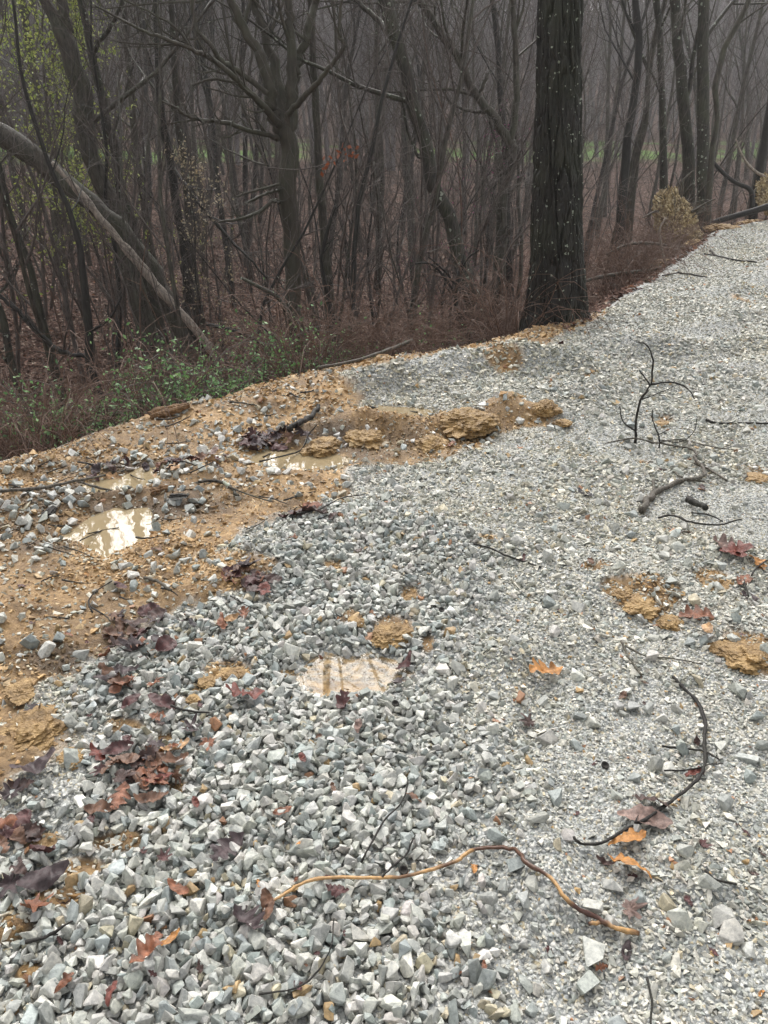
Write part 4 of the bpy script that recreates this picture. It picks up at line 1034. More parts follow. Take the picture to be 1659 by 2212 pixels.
# --- the great oak beside the road: furrowed trunk with real relief
def great_oak():
    D = 7.75
    tr = [(1211, -40, 45), (1211, 0, 46), (1208, 150, 48), (1205, 300, 50), (1203, 420, 53), (1202, 500, 55), (1202, 560, 57), (1201, 620, 61), (1199, 665, 67), (1197, 705, 75)]
    P = np.array([aty(a, b, D) for a, b, _ in tr])[::-1]; dep = CP*D+SP*(CAMZ-P[:, 2])
    rad = np.array([c for _, _, c in tr])[::-1]/FPX*dep
    base = np.array([P[0, 0], D, hz(P[0, 0], D)])
    P = np.vstack([[P[0, 0]-.01, D, base[2]-.35], P, [P[-1, 0]+.05, D+.1, 7.0], [P[-1, 0]-.1, D+.3, 12.0], [P[-1, 0]+.1, D+.4, 17.5]])
    rad = np.concatenate([[rad[0]*1.12], rad, [rad[-1]*.9, rad[-1]*.6, .05]])
    zs = np.concatenate([np.arange(P[0, 2], 4.2, .013), np.arange(4.2, 17.5, .12)])
    cx_ = np.interp(zs, P[:, 2], P[:, 0]); cy_ = np.interp(zs, P[:, 2], P[:, 1]); rr = np.interp(zs, P[:, 2], rad)
    S = 420; th = np.arange(S)*2*math.pi/S
    TH, ZZ = np.meshgrid(th, zs)
    def per(f, zf, seed):   # ridged noise that closes round the trunk
        u = TH/(2*math.pi)*f; warp = fbm(np.cos(TH)*2+ZZ*.9, np.sin(TH)*2, 1.6, 3, seed)*2.0
        a = vnoise(u+warp, ZZ*zf, seed); b = vnoise(u-f+warp, ZZ*zf, seed); k = sstep(.97, 1, TH/(2*math.pi))
        return a*(1-k)+b*k
    n1 = per(40, 2.6, 5); n2 = per(64, 7, 8); n3 = per(150, 40, 9)
    d = -.034*np.exp(-(np.abs(n1-.5)/.10)**2)-.016*np.exp(-(np.abs(n2-.5)/.08)**2)+n3*.009+(n1-.5)*.02
    flare = (1+.10*np.exp(-(ZZ-base[2])/.35)*np.cos(TH*5+.7)+.05*np.exp(-(ZZ-base[2])/.6)*np.cos(TH*3))
    Rr = rr[:, None]*flare+d
    V = np.stack([cx_[:, None]+Rr*np.cos(TH), cy_[:, None]+Rr*np.sin(TH), ZZ], -1).reshape(-1, 3)-base
    i = np.arange(len(zs)-1)[:, None]*S; j = np.arange(S)[None]; k = (j+1) % S
    Q = np.stack([i+j, i+k, i+S+k, i+S+j], -1).reshape(-1, 4)
    o = empty('oak_tree', base, 'great oak with deeply furrowed wet black bark and pale lichen spots at the road edge', 'tree')
    newmesh('trunk', V, Q, M_OAK, o, smooth=True)
    mb = MB(); r = np.random.default_rng(3)
    Pt = np.array([[np.interp(z, P[:, 2], P[:, 0]), np.interp(z, P[:, 2], P[:, 1]), z] for z in np.linspace(5.5, 17.3, 14)]); Rt = np.interp(Pt[:, 2], P[:, 2], rad)
    grow(mb, Pt, Rt*.7, r, 0, 3, 17, .95, .42, .25, .006, .1)
    mb.build('crown', M_DARK, o, base)
great_oak()

def traced(D, trunk, label, m=M_BARK, limbs=(), H=14, name='bare_tree', cat='tree', crown=True, seed=1, twigs=6, crown_m=None, ground=True, sides=14, extra=None, split=2.2, rel=.04, low=.25):
    """trunk: list of (px,py,r_px) from the top of the picture downwards; limbs likewise from their root outwards"""
    r = np.random.default_rng(seed)
    def world(tr, dd=0):
        P = np.array([aty(q[0], q[1], D+(q[3] if len(q) > 3 else 0)+dd) for q in tr]); dep = CP*P[:, 1]+SP*(CAMZ-P[:, 2])
        return P, np.array([q[2] for q in tr])/FPX*dep
    P, rad = world(trunk); P, rad = P[::-1], rad[::-1]
    if ground:
        g = hz(P[0, 0], D); v = unit(P[0]-P[1])
        if P[0, 2] > g:
            t = min(3.0, (P[0, 2]-g)/max(.3, -v[2])); q = P[0]+v*t; q[2] = hz(q[0], q[1])-.12
            P = np.vstack([[q], P]); rad = np.concatenate([[rad[0]*1.25], rad])
        else: P[0, 2] = g-.1
    base = np.array([P[0, 0], P[0, 1], hz(P[0, 0], P[0, 1])]) if ground else P[0].copy()
    if crown and P[-1, 2] > 1.0:
        v = unit(P[-1]-P[-2]); top = P[-1]; n_ = 7; v = unit(v*[.6, .6, 1])
        ex = []
        for i in range(n_):
            v = unit(v+r.normal(size=3)*[.12, .12, .0]+[0, 0, .12]); ex.append((ex[-1] if ex else top)+v*max(.5, (H-top[2]))/n_)
        P = np.vstack([P, ex]); rad = np.concatenate([rad, rad[-1]*np.linspace(.95, .15, n_)])
    o = empty(name, base, label, cat)
    Ps = spline(P, 4); Rs = np.interp(np.linspace(0, len(P)-1, len(Ps)), np.arange(len(P)), rad)
    Rs = Rs*(1+rel*2*(vnoise(np.arange(len(Rs))*.7, np.full(len(Rs), seed*1.3), 4)-.5))
    Ps = Ps+np.stack([fbm(np.arange(len(Ps))*.3, np.full(len(Ps), seed*2.1), 1, 2, 8)]*3, 1)*Rs[:, None]*[.5, .5, 0]
    mb = MB(); mb.tube(Ps, Rs, sides); mb.build('trunk', m, o, base)
    cb = MB()
    for L_ in limbs:
        Q, rq = world(L_); Qs = spline(Q, 5); Rq = np.interp(np.linspace(0, len(Q)-1, len(Qs)), np.arange(len(Q)), rq)
        Qs = Qs+r.normal(0, 1, Qs.shape)*Rq[:, None]*.22
        if len(L_[-1]) <= 4 and L_[-1][1] <= 5:       # limb leaves the picture: carry it on upwards
            v = unit(Qs[-1]-Qs[-4]); ex = []
            for i in range(6):
                v = unit(v+r.normal(size=3)*.12+[0, 0, .12]); ex.append((ex[-1] if ex else Qs[-1])+v*max(1, (H*.85-Qs[-1][2]))/6)
            Qs = np.vstack([Qs, ex]); Rq = np.concatenate([Rq, Rq[-1]*np.linspace(.9, .2, 6)])
        cb.tube(Qs, Rq, 9 if rq[0] > .03 else 6, cap=False)
        grow(cb, Qs, Rq, r, 1, 3, max(5, int(len(Qs)*.55)), .8, .22, .15, .0028, .12)
    if twigs: grow(cb, Ps, Rs*.7, r, 0, 3, twigs, .9, .30, .22, .003, low)
    if cb.n: cb.build('crown', crown_m or m, o, base)
    return o
# forked beech in the middle
traced(13.0, [(615, 262, 17), (620, 300, 19), (623, 350, 20), (623, 400, 19), (627, 500, 18), (632, 560, 17), (635, 640, 17), (640, 720, 20)],
  'smooth grey brown tree in the middle that forks into several stems', M_BEECH, crown=False, twigs=0, H=13, seed=21, sides=20, limbs=[
  [(612, 290, 14), (590, 250, 14), (580, 187, 13), (565, 125, 12), (535, 75, 10), (507, 20, 9), (490, -20, 8)],
  [(615, 280, 13), (600, 175, 12, .3), (577, 87, 10, .5), (555, 25, 9, .6), (548, -10, 9, .6)],
  [(622, 290, 13), (630, 250, 13), (627, 150, 11), (627, 50, 10), (622, -10, 9)],
  [(625, 280, 11, .1), (637, 180, 10, .3), (640, 150, 10, .3), (655, 100, 9, .4), (665, 62, 9, .4), (680, 15, 8, .5), (688, -15, 7, .5)],
  [(615, 270, 7, -.2), (640, 225, 6.5, -.4), (680, 185, 6, -.6), (715, 142, 5, -.7), (737, 112, 5, -.8), (742, 92, 4.5, -.8), (731, 78, 3.5, -.8), (735, 25, 3.5, -.8), (740, -10, 3, -.8)],
  [(605, 275, 9, -.1), (565, 225, 7.5, -.5), (522, 185, 6.5, -.7), (465, 132, 5.5, -1), (415, 108, 4.5, -1.2), (360, 85, 4, -1.3), (300, 62, 3, -1.4), (205, 12, 2, -1.5)],
  [(577, 200, 6, -.2), (502, 145, 6, -.4), (477, 130, 5.5, -.5), (452, 92, 5, -.6), (427, 67, 4.5, -.6), (417, 25, 4, -.6), (414, -10, 3.5, -.6)],
  [(600, 302, 6, -.1), (591, 295, 5.5, -.2), (541, 283, 5, -.5), (486, 265, 4.5, -.8), (428, 258, 3.8, -1), (403, 248, 3.2, -1.1), (371, 228, 2.5, -1.2), (346, 218, 2, -1.2)],
  [(428, 258, 2.5, -1), (400, 262, 2.2, -1.1), (346, 270, 1.5, -1.2)],
  [(612, 436, 4.5), (595, 434, 4.5, -.2), (583, 438, 4, -.4), (563, 455, 4, -.5), (521, 473, 3.2, -.8), (471, 479, 2, -1)],
  [(610, 400, 4), (606, 398, 3.5, -.1), (558, 410, 3, -.4), (508, 425, 2, -.7)],
  [(610, 412, 3.5), (590, 413, 3.2, -.2), (560, 425, 3, -.4), (530, 440, 2, -.7)],
  [(522, 185, 4, -.7), (490, 175, 3.5, -.7), (450, 172, 3, -.7), (415, 185, 2, -.7)],
  [(465, 132, 4, -1), (430, 115, 3.5, -1), (390, 98, 3, -1), (300, 95, 2, -1), (250, 90, 1.6, -1)],
  [(415, 108, 3, -1.2), (380, 60, 3, -1.2), (330, 30, 2.5, -1.2), (260, -5, 2, -1.2)]])
traced(12.0, [(-45, 268, 26), (-10, 285, 25), (50, 322, 24), (110, 368, 22), (165, 415, 20), (215, 455, 19), (262, 495, 19), (300, 545, 20), (335, 600, 20), (362, 650, 20), (385, 710, 20)],
  'thick leaning trunk with rough bark reaching in from the left edge', M_BARK, H=9, seed=31, sides=18, twigs=4, low=.6)
o = traced(11.6, [(112, 350, 2.5), (122, 360, 5), (160, 405, 7), (200, 448, 8), (228, 484, 8), (262, 525, 8), (300, 569, 9), (350, 629, 9), (400, 684, 9), (440, 735, 9), (452, 753, 7), (466, 777, 2)],
  'pale barkless dead trunk leaning down along the thick rough one', M_DEAD, crown=False, twigs=0, seed=33, ground=False, sides=10, name='fallen_tree', cat='dead tree', rel=.3)
traced(11.75, [(395, 680, 5), (415, 715, 7), (440, 745, 8), (462, 790, 9)], 'short dark snag under the broken tip of the pale dead trunk', M_DARK, crown=False, twigs=0, name='dead_snag', cat='dead tree', seed=34)
traced(13.5, [(88, -15, 12), (120, 40, 14), (150, 95, 19), (165, 170, 21), (178, 250, 21), (195, 323, 19), (212, 380, 18), (238, 440, 18), (262, 500, 18), (280, 560, 19)],
  'big mossy trunk at the left that passes behind the thick leaning one', M_BARK, H=15, seed=41, sides=16, limbs=[[(158, 125, 14), (150, 80, 13), (140, 40, 12), (130, -15, 11)]], twigs=7)
traced(14.5, [(172, -15, 8), (190, 87, 8), (205, 150, 9), (225, 237, 9), (233, 265, 10), (245, 323, 10), (257, 398, 10), (272, 448, 11), (284, 492, 12)],
  'slimmer dark trunk just right of the big mossy one', M_LICH, H=14, seed=43, twigs=7, limbs=[[(203, 118, 5), (212, 90, 5, -.2), (235, 65, 4.5, -.3), (255, 25, 4, -.4), (270, -12, 4, -.4)], [(208, 122, 3), (220, 210, 3)][:1]+[(204, 130, 3), (207, 122, 3)]])
traced(16, [(335, -15, 6), (340, 100, 7), (345, 200, 8), (352, 275, 9), (370, 350, 9), (380, 425, 9), (395, 500, 10), (403, 560, 11), (408, 654, 13)],
  'black wet trunk standing on the leafy slope left of the forked tree', M_DARK, H=14, seed=45, twigs=9, limbs=[[(372, 358, 4), (400, 400, 4, -.4), (430, 440, 4, -.6), (465, 480, 3.5, -.8), (500, 520, 3, -1), (540, 560, 2.5, -1.2), (575, 600, 2, -1.2)]])
traced(16.3, [(368, -15, 5), (375, 100, 6), (385, 270, 8), (395, 350, 8), (406, 450, 8), (414, 550, 9), (426, 645, 11)], 'grey trunk growing against the black wet one', M_LICH, H=14, seed=46, twigs=8)
traced(18, [(268, -15, 6), (275, 100, 7), (282, 180, 7), (295, 325, 8), (310, 425, 8), (320, 495, 9), (326, 560, 10)], 'straight dark trunk behind and right of the slim dark one', M_BARK, H=15, seed=47, twigs=8)
traced(10.3, [(25, -15, 3), (37, 100, 3.5), (52, 190, 4), (85, 300, 4.5), (120, 390, 5), (155, 470, 6), (172, 530, 7), (180, 584, 8), (190, 659, 8.5), (192, 759, 9), (210, 834, 9.5), (232, 900, 11)],
  'crooked black sapling in front of the thick leaning trunk', M_DARK, H=9, seed=51, twigs=9, limbs=[[(192, 770, 5), (150, 765, 5), (115, 749, 6), (50, 684, 5), (0, 639, 4), (-40, 610, 3)], [(188, 720, 4), (235, 690, 3), (262, 640, 2)]])
traced(11, [(-40, 470, 6), (-22, 560, 7), (-8, 640, 8), (15, 720, 8), (35, 820, 9), (62, 890, 10)], 'dark trunk at the left edge, lowest on the slope', M_LICH, H=11, seed=53, twigs=6, low=.4)
traced(12.5, [(-8, 340, 5), (8, 400, 6), (30, 484, 6.5), (60, 559, 7), (85, 659, 7.5), (112, 760, 8)], 'mossy slim trunk leaning left, second from the left edge', M_LICH, H=11, seed=54, twigs=6)
traced(14, [(672, -15, 7), (675, 75, 7), (680, 200, 8), (685, 300, 8), (692, 400, 9), (700, 500, 9), (707, 584, 10), (718, 690, 12)], 'straight slender trunk close right of the forked tree', M_BARK, H=14, seed=55, twigs=8)
traced(11.5, [(725, 445, 4), (716, 470, 4), (703, 520, 4.5), (695, 560, 3)][::1]+[(700, 600, 4), (712, 660, 5)], 'thin bent sapling right of the slender trunk', M_DARK, H=5, seed=56, twigs=8)
traced(13.5, [(828, -15, 15), (850, 60, 15), (869, 125, 14), (894, 225, 14), (919, 310, 14), (939, 400, 15), (970, 475, 15), (990, 550, 16), (1008, 600, 17), (1022, 650, 20)],
  'curved trunk leaning left between the forked tree and the great oak', M_LICH, H=14, seed=61, sides=16, twigs=9, limbs=[[(869, 125, 7), (850, 90, 6, .4), (822, 50, 6, .8), (790, 20, 5, 1), (755, -12, 5, 1.2)], [(940, 400, 5), (925, 360, 4), (900, 330, 3.5), (880, 280, 3), (866, 200, 2.5)]])
traced(15.5, [(1075, 330, 8), (1085, 420, 11), (1084, 500, 12), (1080, 560, 14)], 'mossy trunk behind the curved one, topped by a long leaning limb', M_BARK, crown=False, H=13, seed=63, twigs=6,
  limbs=[[(1085, 420, 11), (1108, 330, 10), (1099, 305, 10), (1064, 250, 9), (1024, 200, 8.5), (994, 135, 8), (939, 50, 7.5), (904, 0, 7), (885, -25, 6)], [(1095, 340, 7), (1112, 250, 7), (1116, 150, 7), (1110, 50, 6), (1108, -15, 6)],
         [(1040, 225, 4), (1035, 205, 4), (1044, 185, 4), (1052, 160, 3.5)], [(1040, 225, 3.5), (1055, 240, 3.5), (1060, 270, 3), (1068, 300, 2.5)]])
traced(19, [(1062, -15, 6), (1072, 60, 6), (1078, 150, 6), (1085, 260, 7), (1092, 360, 7), (1096, 470, 8)], 'thin dark trunk left of the great oak, top bent left', M_DARK, H=14, seed=64, twigs=8)
traced(20, [(1456, -15, 11), (1464, 87, 11), (1469, 150, 11.5), (1479, 225, 12), (1484, 300, 12.5), (1486, 360, 13), (1484, 430, 16)], 'left one of the two stout black trunks behind the earthy root plate', M_LICH, H=15, seed=71, sides=16, twigs=9, limbs=[[(1478, 240, 5), (1490, 180, 5), (1500, 110, 4.5), (1515, 40, 4), (1525, -15, 4)]])
traced(19.5, [(1519, -15, 11.5), (1519, 125, 12), (1519, 225, 12.5), (1520, 320, 13), (1521, 400, 14), (1522, 455, 16)], 'right one of the two stout black trunks behind the earthy root plate', M_LICH, H=16, seed=72, sides=16, twigs=8)
traced(21, [(1416, -15, 7), (1426, 75, 7), (1429, 175, 7), (1431, 298, 7.5), (1434, 400, 9)], 'lichen covered slim trunk left of the two stout black ones', M_LICH, H=14, seed=73, twigs=8)
traced(20, [(1372, -15, 7), (1380, 70, 7.5), (1378, 150, 8), (1364, 250, 8.5), (1352, 320, 9), (1346, 420, 10)], 'dark trunk leaning right, midway between great oak and stout trunks', M_DARK, H=14, seed=74, twigs=9)
traced(21.5, [(1440, -15, 5), (1420, 60, 6), (1402, 160, 6), (1394, 260, 7), (1376, 335, 7.5), (1366, 430, 9)], 'forked brown trunk right of the dark leaning one', M_BARK, H=13, seed=75, twigs=8)
traced(18, [(1622, -15, 5.5), (1594, 50, 6), (1563, 107, 6), (1555, 150, 6), (1545, 190, 6), (1549, 260, 5.5), (1538, 330, 6), (1533, 400, 7)], 'crooked slim tree right of the two stout black trunks', M_BARK, H=12, seed=76, twigs=8)
traced(22, [(1672, 150, 8), (1665, 220, 8.5), (1655, 290, 9), (1644, 350, 9), (1636, 400, 10)], 'dark trunk at the right edge above the second root plate', M_DARK, H=13, seed=77, twigs=7)
traced(9.6, [(1000, 560, 3), (990, 600, 4), (985, 640, 4.5), (990, 670, 5), (1004, 700, 6), (1018, 745, 7)], 'slender bent sapling rising from the clay bank left of the oak', M_DARK, H=3.2, seed=78, twigs=8, limbs=[[(986, 640, 3), (960, 600, 3), (930, 570, 2.5), (895, 570, 2)], [(988, 620, 3), (960, 585, 2.5), (925, 555, 2)], [(990, 600, 2.5), (1010, 560, 2), (1035, 540, 1.6)]])

# --- unnamed trees of the ravine: prototypes, then copies
def proto_tree(seed, H, r0, m, name, crooked=.05, count=14, levels=3, minr=.003, low=.25, lean=0, leaves=None, crown_m=None, sides=8):
    r = np.random.default_rng(seed); n = 12; P = [np.array([0, 0, -.25])]; v = np.array([lean, 0, 1.0])
    for i in range(n):
        v = unit(v+r.normal(size=3)*[crooked, crooked, 0]+[0, 0, .03]); P.append(P[-1]+v*(H+.25)/n)
    P = np.array(P); rad = r0*np.linspace(1.1, .12, n+1)
    o = empty(name, (0, 0, 0), 'x', 'tree')
    mb = MB(); mb.tube(P, rad, sides); mb.build('trunk', m, o)
    cb = MB(); lv = [] if leaves else None
    grow(cb, P, rad, r, 0, levels, count, .75, .32, .3, minr, low, lv)
    cr = cb.build('crown', crown_m or m, o)
    if leaves:
        V, T, C_ = leafset(lv, r, leaves[0], leaves[1], leaves[2], .05); newmesh('leaves', V, T, M_GREEN, cr, C_)
    return o
def hide_proto(o): # the prototype is itself one of the copies: moved into place first
    return o
rg = np.random.default_rng(99)
occupied = []
def spots(n, s0, s1, ymin, ymax, mind, wedge=.62, far=1.0, tries=60000):
    out = []
    for _ in range(tries):
        if len(out) >= n: break
        y = ymin*(ymax/ymin)**rg.uniform(0, 1); x = rg.uniform(-wedge-.06, wedge)*y
        s = float(sdist(np.array([x]), np.array([y]))[0])
        if s < s0 or s > s1: continue
        if any((x-a)**2+(y-b)**2 < (mind)**2 for a, b in occupied): continue
        occupied.append((x, y)); out.append((x, y))
    return out
TREEP = [proto_tree(200+i, H, r0, mm, 'bare_tree', .05+.02*(i % 3), 12, 3, .004, .34) for i, (H, r0, mm) in enumerate([(15, .105, M_BARK), (14, .085, M_DARK), (16, .13, M_LICH), (13, .07, M_BARK), (15, .095, M_DARK), (12, .065, M_BEECH)])]
SAPP = [proto_tree(300+i, H, r0, mm, 'bare_sapling', .10, 15, 3, .0028, .15, crown_m=M_TWIG, sides=6) for i, (H, r0, mm) in enumerate([(7, .035, M_TWIG), (6, .028, M_DARK), (8, .045, M_BARK), (5, .022, M_TWIG), (6.5, .04, M_DARK), (4.2, .018, M_BRIAR), (7.5, .03, M_BARK)])]
def where_(x, y):
    px = CX+x/(y*CP)*FPX*.97
    z = 'at the far left' if px < 150 else 'behind the thick leaning trunk' if px < 380 else 'left of the forked tree' if px < 600 else 'right behind the forked tree' if px < 760 else 'by the curved trunk' if px < 1000 else 'just left of the great oak' if px < 1200 else 'just right of the great oak' if px < 1380 else 'behind the stout black trunks' if px < 1540 else 'at the far right'
    d = 'on the near slope' if y < 18 else 'in the hollow' if y < 28 else 'on the far slope'
    return z+' '+d
def scatter(protos, pts, labelf, group, sc=(.8, 1.25), tilt=.05):
    first = set()
    for i, (x, y) in enumerate(pts):
        p = protos[i % len(protos)]; loc = (x, y, hz(x, y)); rz = rg.uniform(0, 6.28); s = rg.uniform(*sc); tl = (rg.normal(0, tilt), rg.normal(0, tilt))
        lab = labelf(x, y)
        if i < len(protos):
            p.location = loc; p.rotation_euler = (tl[0], tl[1], rz); p.scale = (s,)*3; p['label'] = lab; p['group'] = group
        else:
            q = copy_thing(p, loc, rz, s, lab, tl); q['group'] = group
scatter(TREEP, spots(84, 9, 38, 19, 62, 1.3), lambda x, y: 'bare grey tree '+where_(x, y), 'bare trees of the ravine')
scatter(SAPP, spots(215, 3.2, 36, 10.5, 50, .5), lambda x, y: 'thin bare sapling '+where_(x, y), 'thin saplings of the ravine', (.7, 1.3), .09)
# saplings just over the bank, each with its place
print("shrubs")
YG = [(.34, .40, .08), (.44, .48, .13), (.26, .34, .08)]
bud = proto_tree(401, 8, .05, M_TWIG, 'budding_tree', .08, 18, 3, .003, .12, leaves=(7, .075, YG)); x, y = aty(135, 300, 15.5)[:2]; bud.location = (x, y, hz(x, y))
bud['label'] = 'slim tree with fresh yellow green buds beside the big mossy trunk'
b2 = copy_thing(bud, (aty(235, 250, 17)[0], 17, hz(aty(235, 250, 17)[0], 17)), 2, .9, 'small budding tree with a yellow green spray right of the mossy trunk')
b3 = copy_thing(bud, (aty(60, 200, 19)[0], 19, hz(aty(60, 200, 19)[0], 19)), 4, 1.0, 'budding green tree farthest left behind the leaning trunk')
be = proto_tree(402, 4.0, .03, M_TWIG, 'beech_sapling', .08, 12, 3, .0025, .15, leaves=(3, .06, [(.42, .36, .24), (.36, .29, .18)])); x, y = aty(450, 560, 15)[:2]; be.location = (x, y, hz(x, y))
be['label'] = 'young beech holding pale cream leaves on the slope'
rb = proto_tree(403, 4.4, .035, M_DARK, 'redbud_tree', .1, 14, 3, .0025, .15, leaves=(2, .035, [(.30, .05, .16), (.25, .08, .16)])); x, y = aty(960, 400, 15)[:2]; rb.location = (x, y, hz(x, y))
rb['label'] = 'small redbud with magenta flower buds by the curved trunk'
ob = proto_tree(404, 4.8, .03, M_TWIG, 'oak_sapling', .12, 10, 3, .0025, .15); x, y = aty(800, 640, 11.5)[:2]; ob.location = (x, y, hz(x, y))
ob['label'] = 'sapling with a tuft of dead orange leaves held high in the middle'
pc = aty(730, 345, 11.5)-np.array(ob.location); r_ = np.random.default_rng(5)
V, T, C_ = leafset([np.array([pc+[-.15, 0, -.1], pc+[.2, 0, .1]])], r_, 34, .09, [(.34, .10, .04), (.28, .08, .03)], .09); newmesh('dead_leaves', V, T, M_GREEN, ob, C_)
mb = MB(); mb.tube(spline([pc+[.45, .1, .22], pc, pc+[-.5, 0, -.12], pc+[-1.0, .1, -.1]], 5), np.linspace(.004, .010, 16), 5); mb.build('branch', M_TWIG, ob)

def shrub(seed, nst, L, per, size, cols, m=M_TWIG, name='honeysuckle_shrub', droop=.35, rad=.006, side=3):
    r = np.random.default_rng(seed); o = empty(name, (0, 0, 0), 'x', 'shrub'); mb = MB(); paths = []
    for i in range(nst):
        a = r.uniform(0, 6.28); v = unit(np.array([math.cos(a)*r.uniform(.2, .8), math.sin(a)*r.uniform(.2, .8), 1])); Q = [np.array([math.cos(a), math.sin(a), 0])*r.uniform(0, .18)-[0, 0, .06]]
        l = L*r.uniform(.5, 1.15)
        for q in range(9): v = unit(v+r.normal(size=3)*.14-[0, 0, droop*q/9]); Q.append(Q[-1]+v*l/9)
        Q = np.array(Q); rr = np.linspace(rad, rad*.3, len(Q)); mb.tube(Q, rr, 4, cap=False); paths.append(Q[2:])
        for k in range(side):
            j = r.integers(3, 8); w_ = unit(Q[j+1]-Q[j]+r.normal(size=3)*.7); S_ = [Q[j]]
            for q in range(4): w_ = unit(w_+r.normal(size=3)*.2-[0, 0, .08]); S_.append(S_[-1]+w_*l*.09)
            S_ = np.array(S_); mb.tube(S_, np.linspace(rad*.45, rad*.2, 5), 3, cap=False); paths.append(S_)
    st = mb.build('stems', m, o)
    if per:
        V, T, C_ = leafset(paths, r, per, size, cols, .035); newmesh('leaves', V, T, M_GREEN, o, C_)
    return o
GR = [(.13, .27, .09), (.17, .33, .12), (.09, .19, .07), (.24, .40, .16)]
HS = [shrub(500+i, 14, 1.15, 9, .036, GR) for i in range(3)]
BR = [shrub(600+i, 26, 1.9, 0, 0, None, M_BRIAR, 'bramble_thicket', .55, .0065, 4) for i in range(4)]
def past_edge(px, s):
    dx = (px-CX)/FPX
    lo = 2.5
    for Yq in np.arange(2.5, 40, .05):
        x = dx*(Yq*1.07); 
        if float(sdist(np.array([x]), np.array([Yq]))[0]) > s: return x, Yq
    return dx*40, 40.0
GS = 1.2
def place_list(protos, lst, group):
    cnt = {}
    for i, (px, py, D, s, lab) in enumerate(lst):
        x_, y_ = past_edge(px, D); loc = (x_, y_, hz(x_, y_)-.03); k = i % len(protos)
        if i < len(protos):
            o = protos[k]; o.location = loc; o.rotation_euler = (0, 0, i*1.7); o.scale = (s*GS,)*3; o['label'] = lab
        else: o = copy_thing(protos[k], loc, i*1.7, s*GS, lab)
        o['group'] = group
place_list(HS, [
 (560, 770, 0.7, .8, 'green honeysuckle clump behind the clay crest below the pale dead trunk'), (470, 800, 0.6, .7, 'green clump just over the bank left of the pale trunk tip'),
 (400, 830, 0.6, .7, 'green clump over the bank behind the stump piece'), (320, 850, 0.6, .8, 'green shrub at the crest left of the stump piece'), (250, 870, 0.7, .7, 'green shrub at the foot of the crooked black sapling'),
 (190, 900, 0.7, .7, 'low green shrub left of the crooked black sapling'), (120, 910, 0.7, .75, 'bright green low shrub near the left end of the bank'), (740, 690, 2.0, 1.0, 'green shrub with arching stems right of the forked tree'),
 (790, 690, 1.6, .9, 'green shrub farther right of the forked tree'), (690, 720, 0.8, .8, 'green shrub in front of the slender trunk'), (990, 660, 1.3, .6, 'small green tuft on the bent sapling by the oak'),
 (640, 700, 1.6, .8, 'green shrub at the foot of the forked tree'), (520, 730, 2.0, .8, 'green shrub deeper in below the pale dead trunk'), (350, 760, 2.4, .8, 'dim green shrub low in the ravine at the left'),
 (60, 930, 0.6, .55, 'green sprig at the far left end of the bank'), (300, 900, 0.5, .5, 'small green sprig on the crest of the bank')], 'green honeysuckle shrubs along the bank')
BL = []
q = random.Random(5)
for i in range(22):
    t = i/21; px = 1275+t*190+q.uniform(-15, 15); py = 640-t*110; D = q.uniform(.25, 1.6)
    BL.append((px, py, D, q.uniform(.55, .8), 'one of the tangled brambles between the great oak and the root plate'))
for i in range(20):
    px = 800+q.uniform(0, 330); D = q.uniform(.5, 2.6); BL.append((px, 700, D, q.uniform(.45, .75), 'one of the brown brambles on the bank left of the great oak'))
for i in range(12):
    px = -30+q.uniform(0, 230); D = q.uniform(.3, 1.1); BL.append((px, 960, D, q.uniform(.35, .5), 'one of the brown brambles at the left end of the bank'))
for i in range(18):
    px = 230+q.uniform(0, 580); D = q.uniform(.5, 3)
    BL.append((px, 800, D, q.uniform(.5, .8), 'one of the bare brambles behind the clay bank'))
for i in range(10):
    px = 1500+q.uniform(0, 150); D = q.uniform(.6, 3); BL.append((px, 800, D, q.uniform(.6, .9), 'one of the far brambles beyond the root plate'))
place_list(BR, BL, 'bramble thickets along the bank')
# dead oak leaves caught in the brush at the left end
for i, (px, py, D) in enumerate([(122, 945, 4.75), (150, 965, 4.6), (165, 950, 4.8), (185, 985, 4.4)]):
    o = empty('dead_oak_sprig', aty(px, py+25, D), 'sprig of hanging red brown dead oak leaves in the brush at the left', 'sprig', 'dead oak sprigs in the brush')
    r_ = np.random.default_rng(i); pth = spline([(0, 0, -.1), (.02, 0, .05), (.06, .02, .16)], 4)
    mb = MB(); mb.tube(pth, .004, 4); mb.build('stem', M_TWIG, o)
    V, T, C_ = leafset([pth], r_, 14, .085, [(.15, .045, .022), (.11, .035, .02)], .035); newmesh('leaves', V, T, M_GREEN, o, C_)

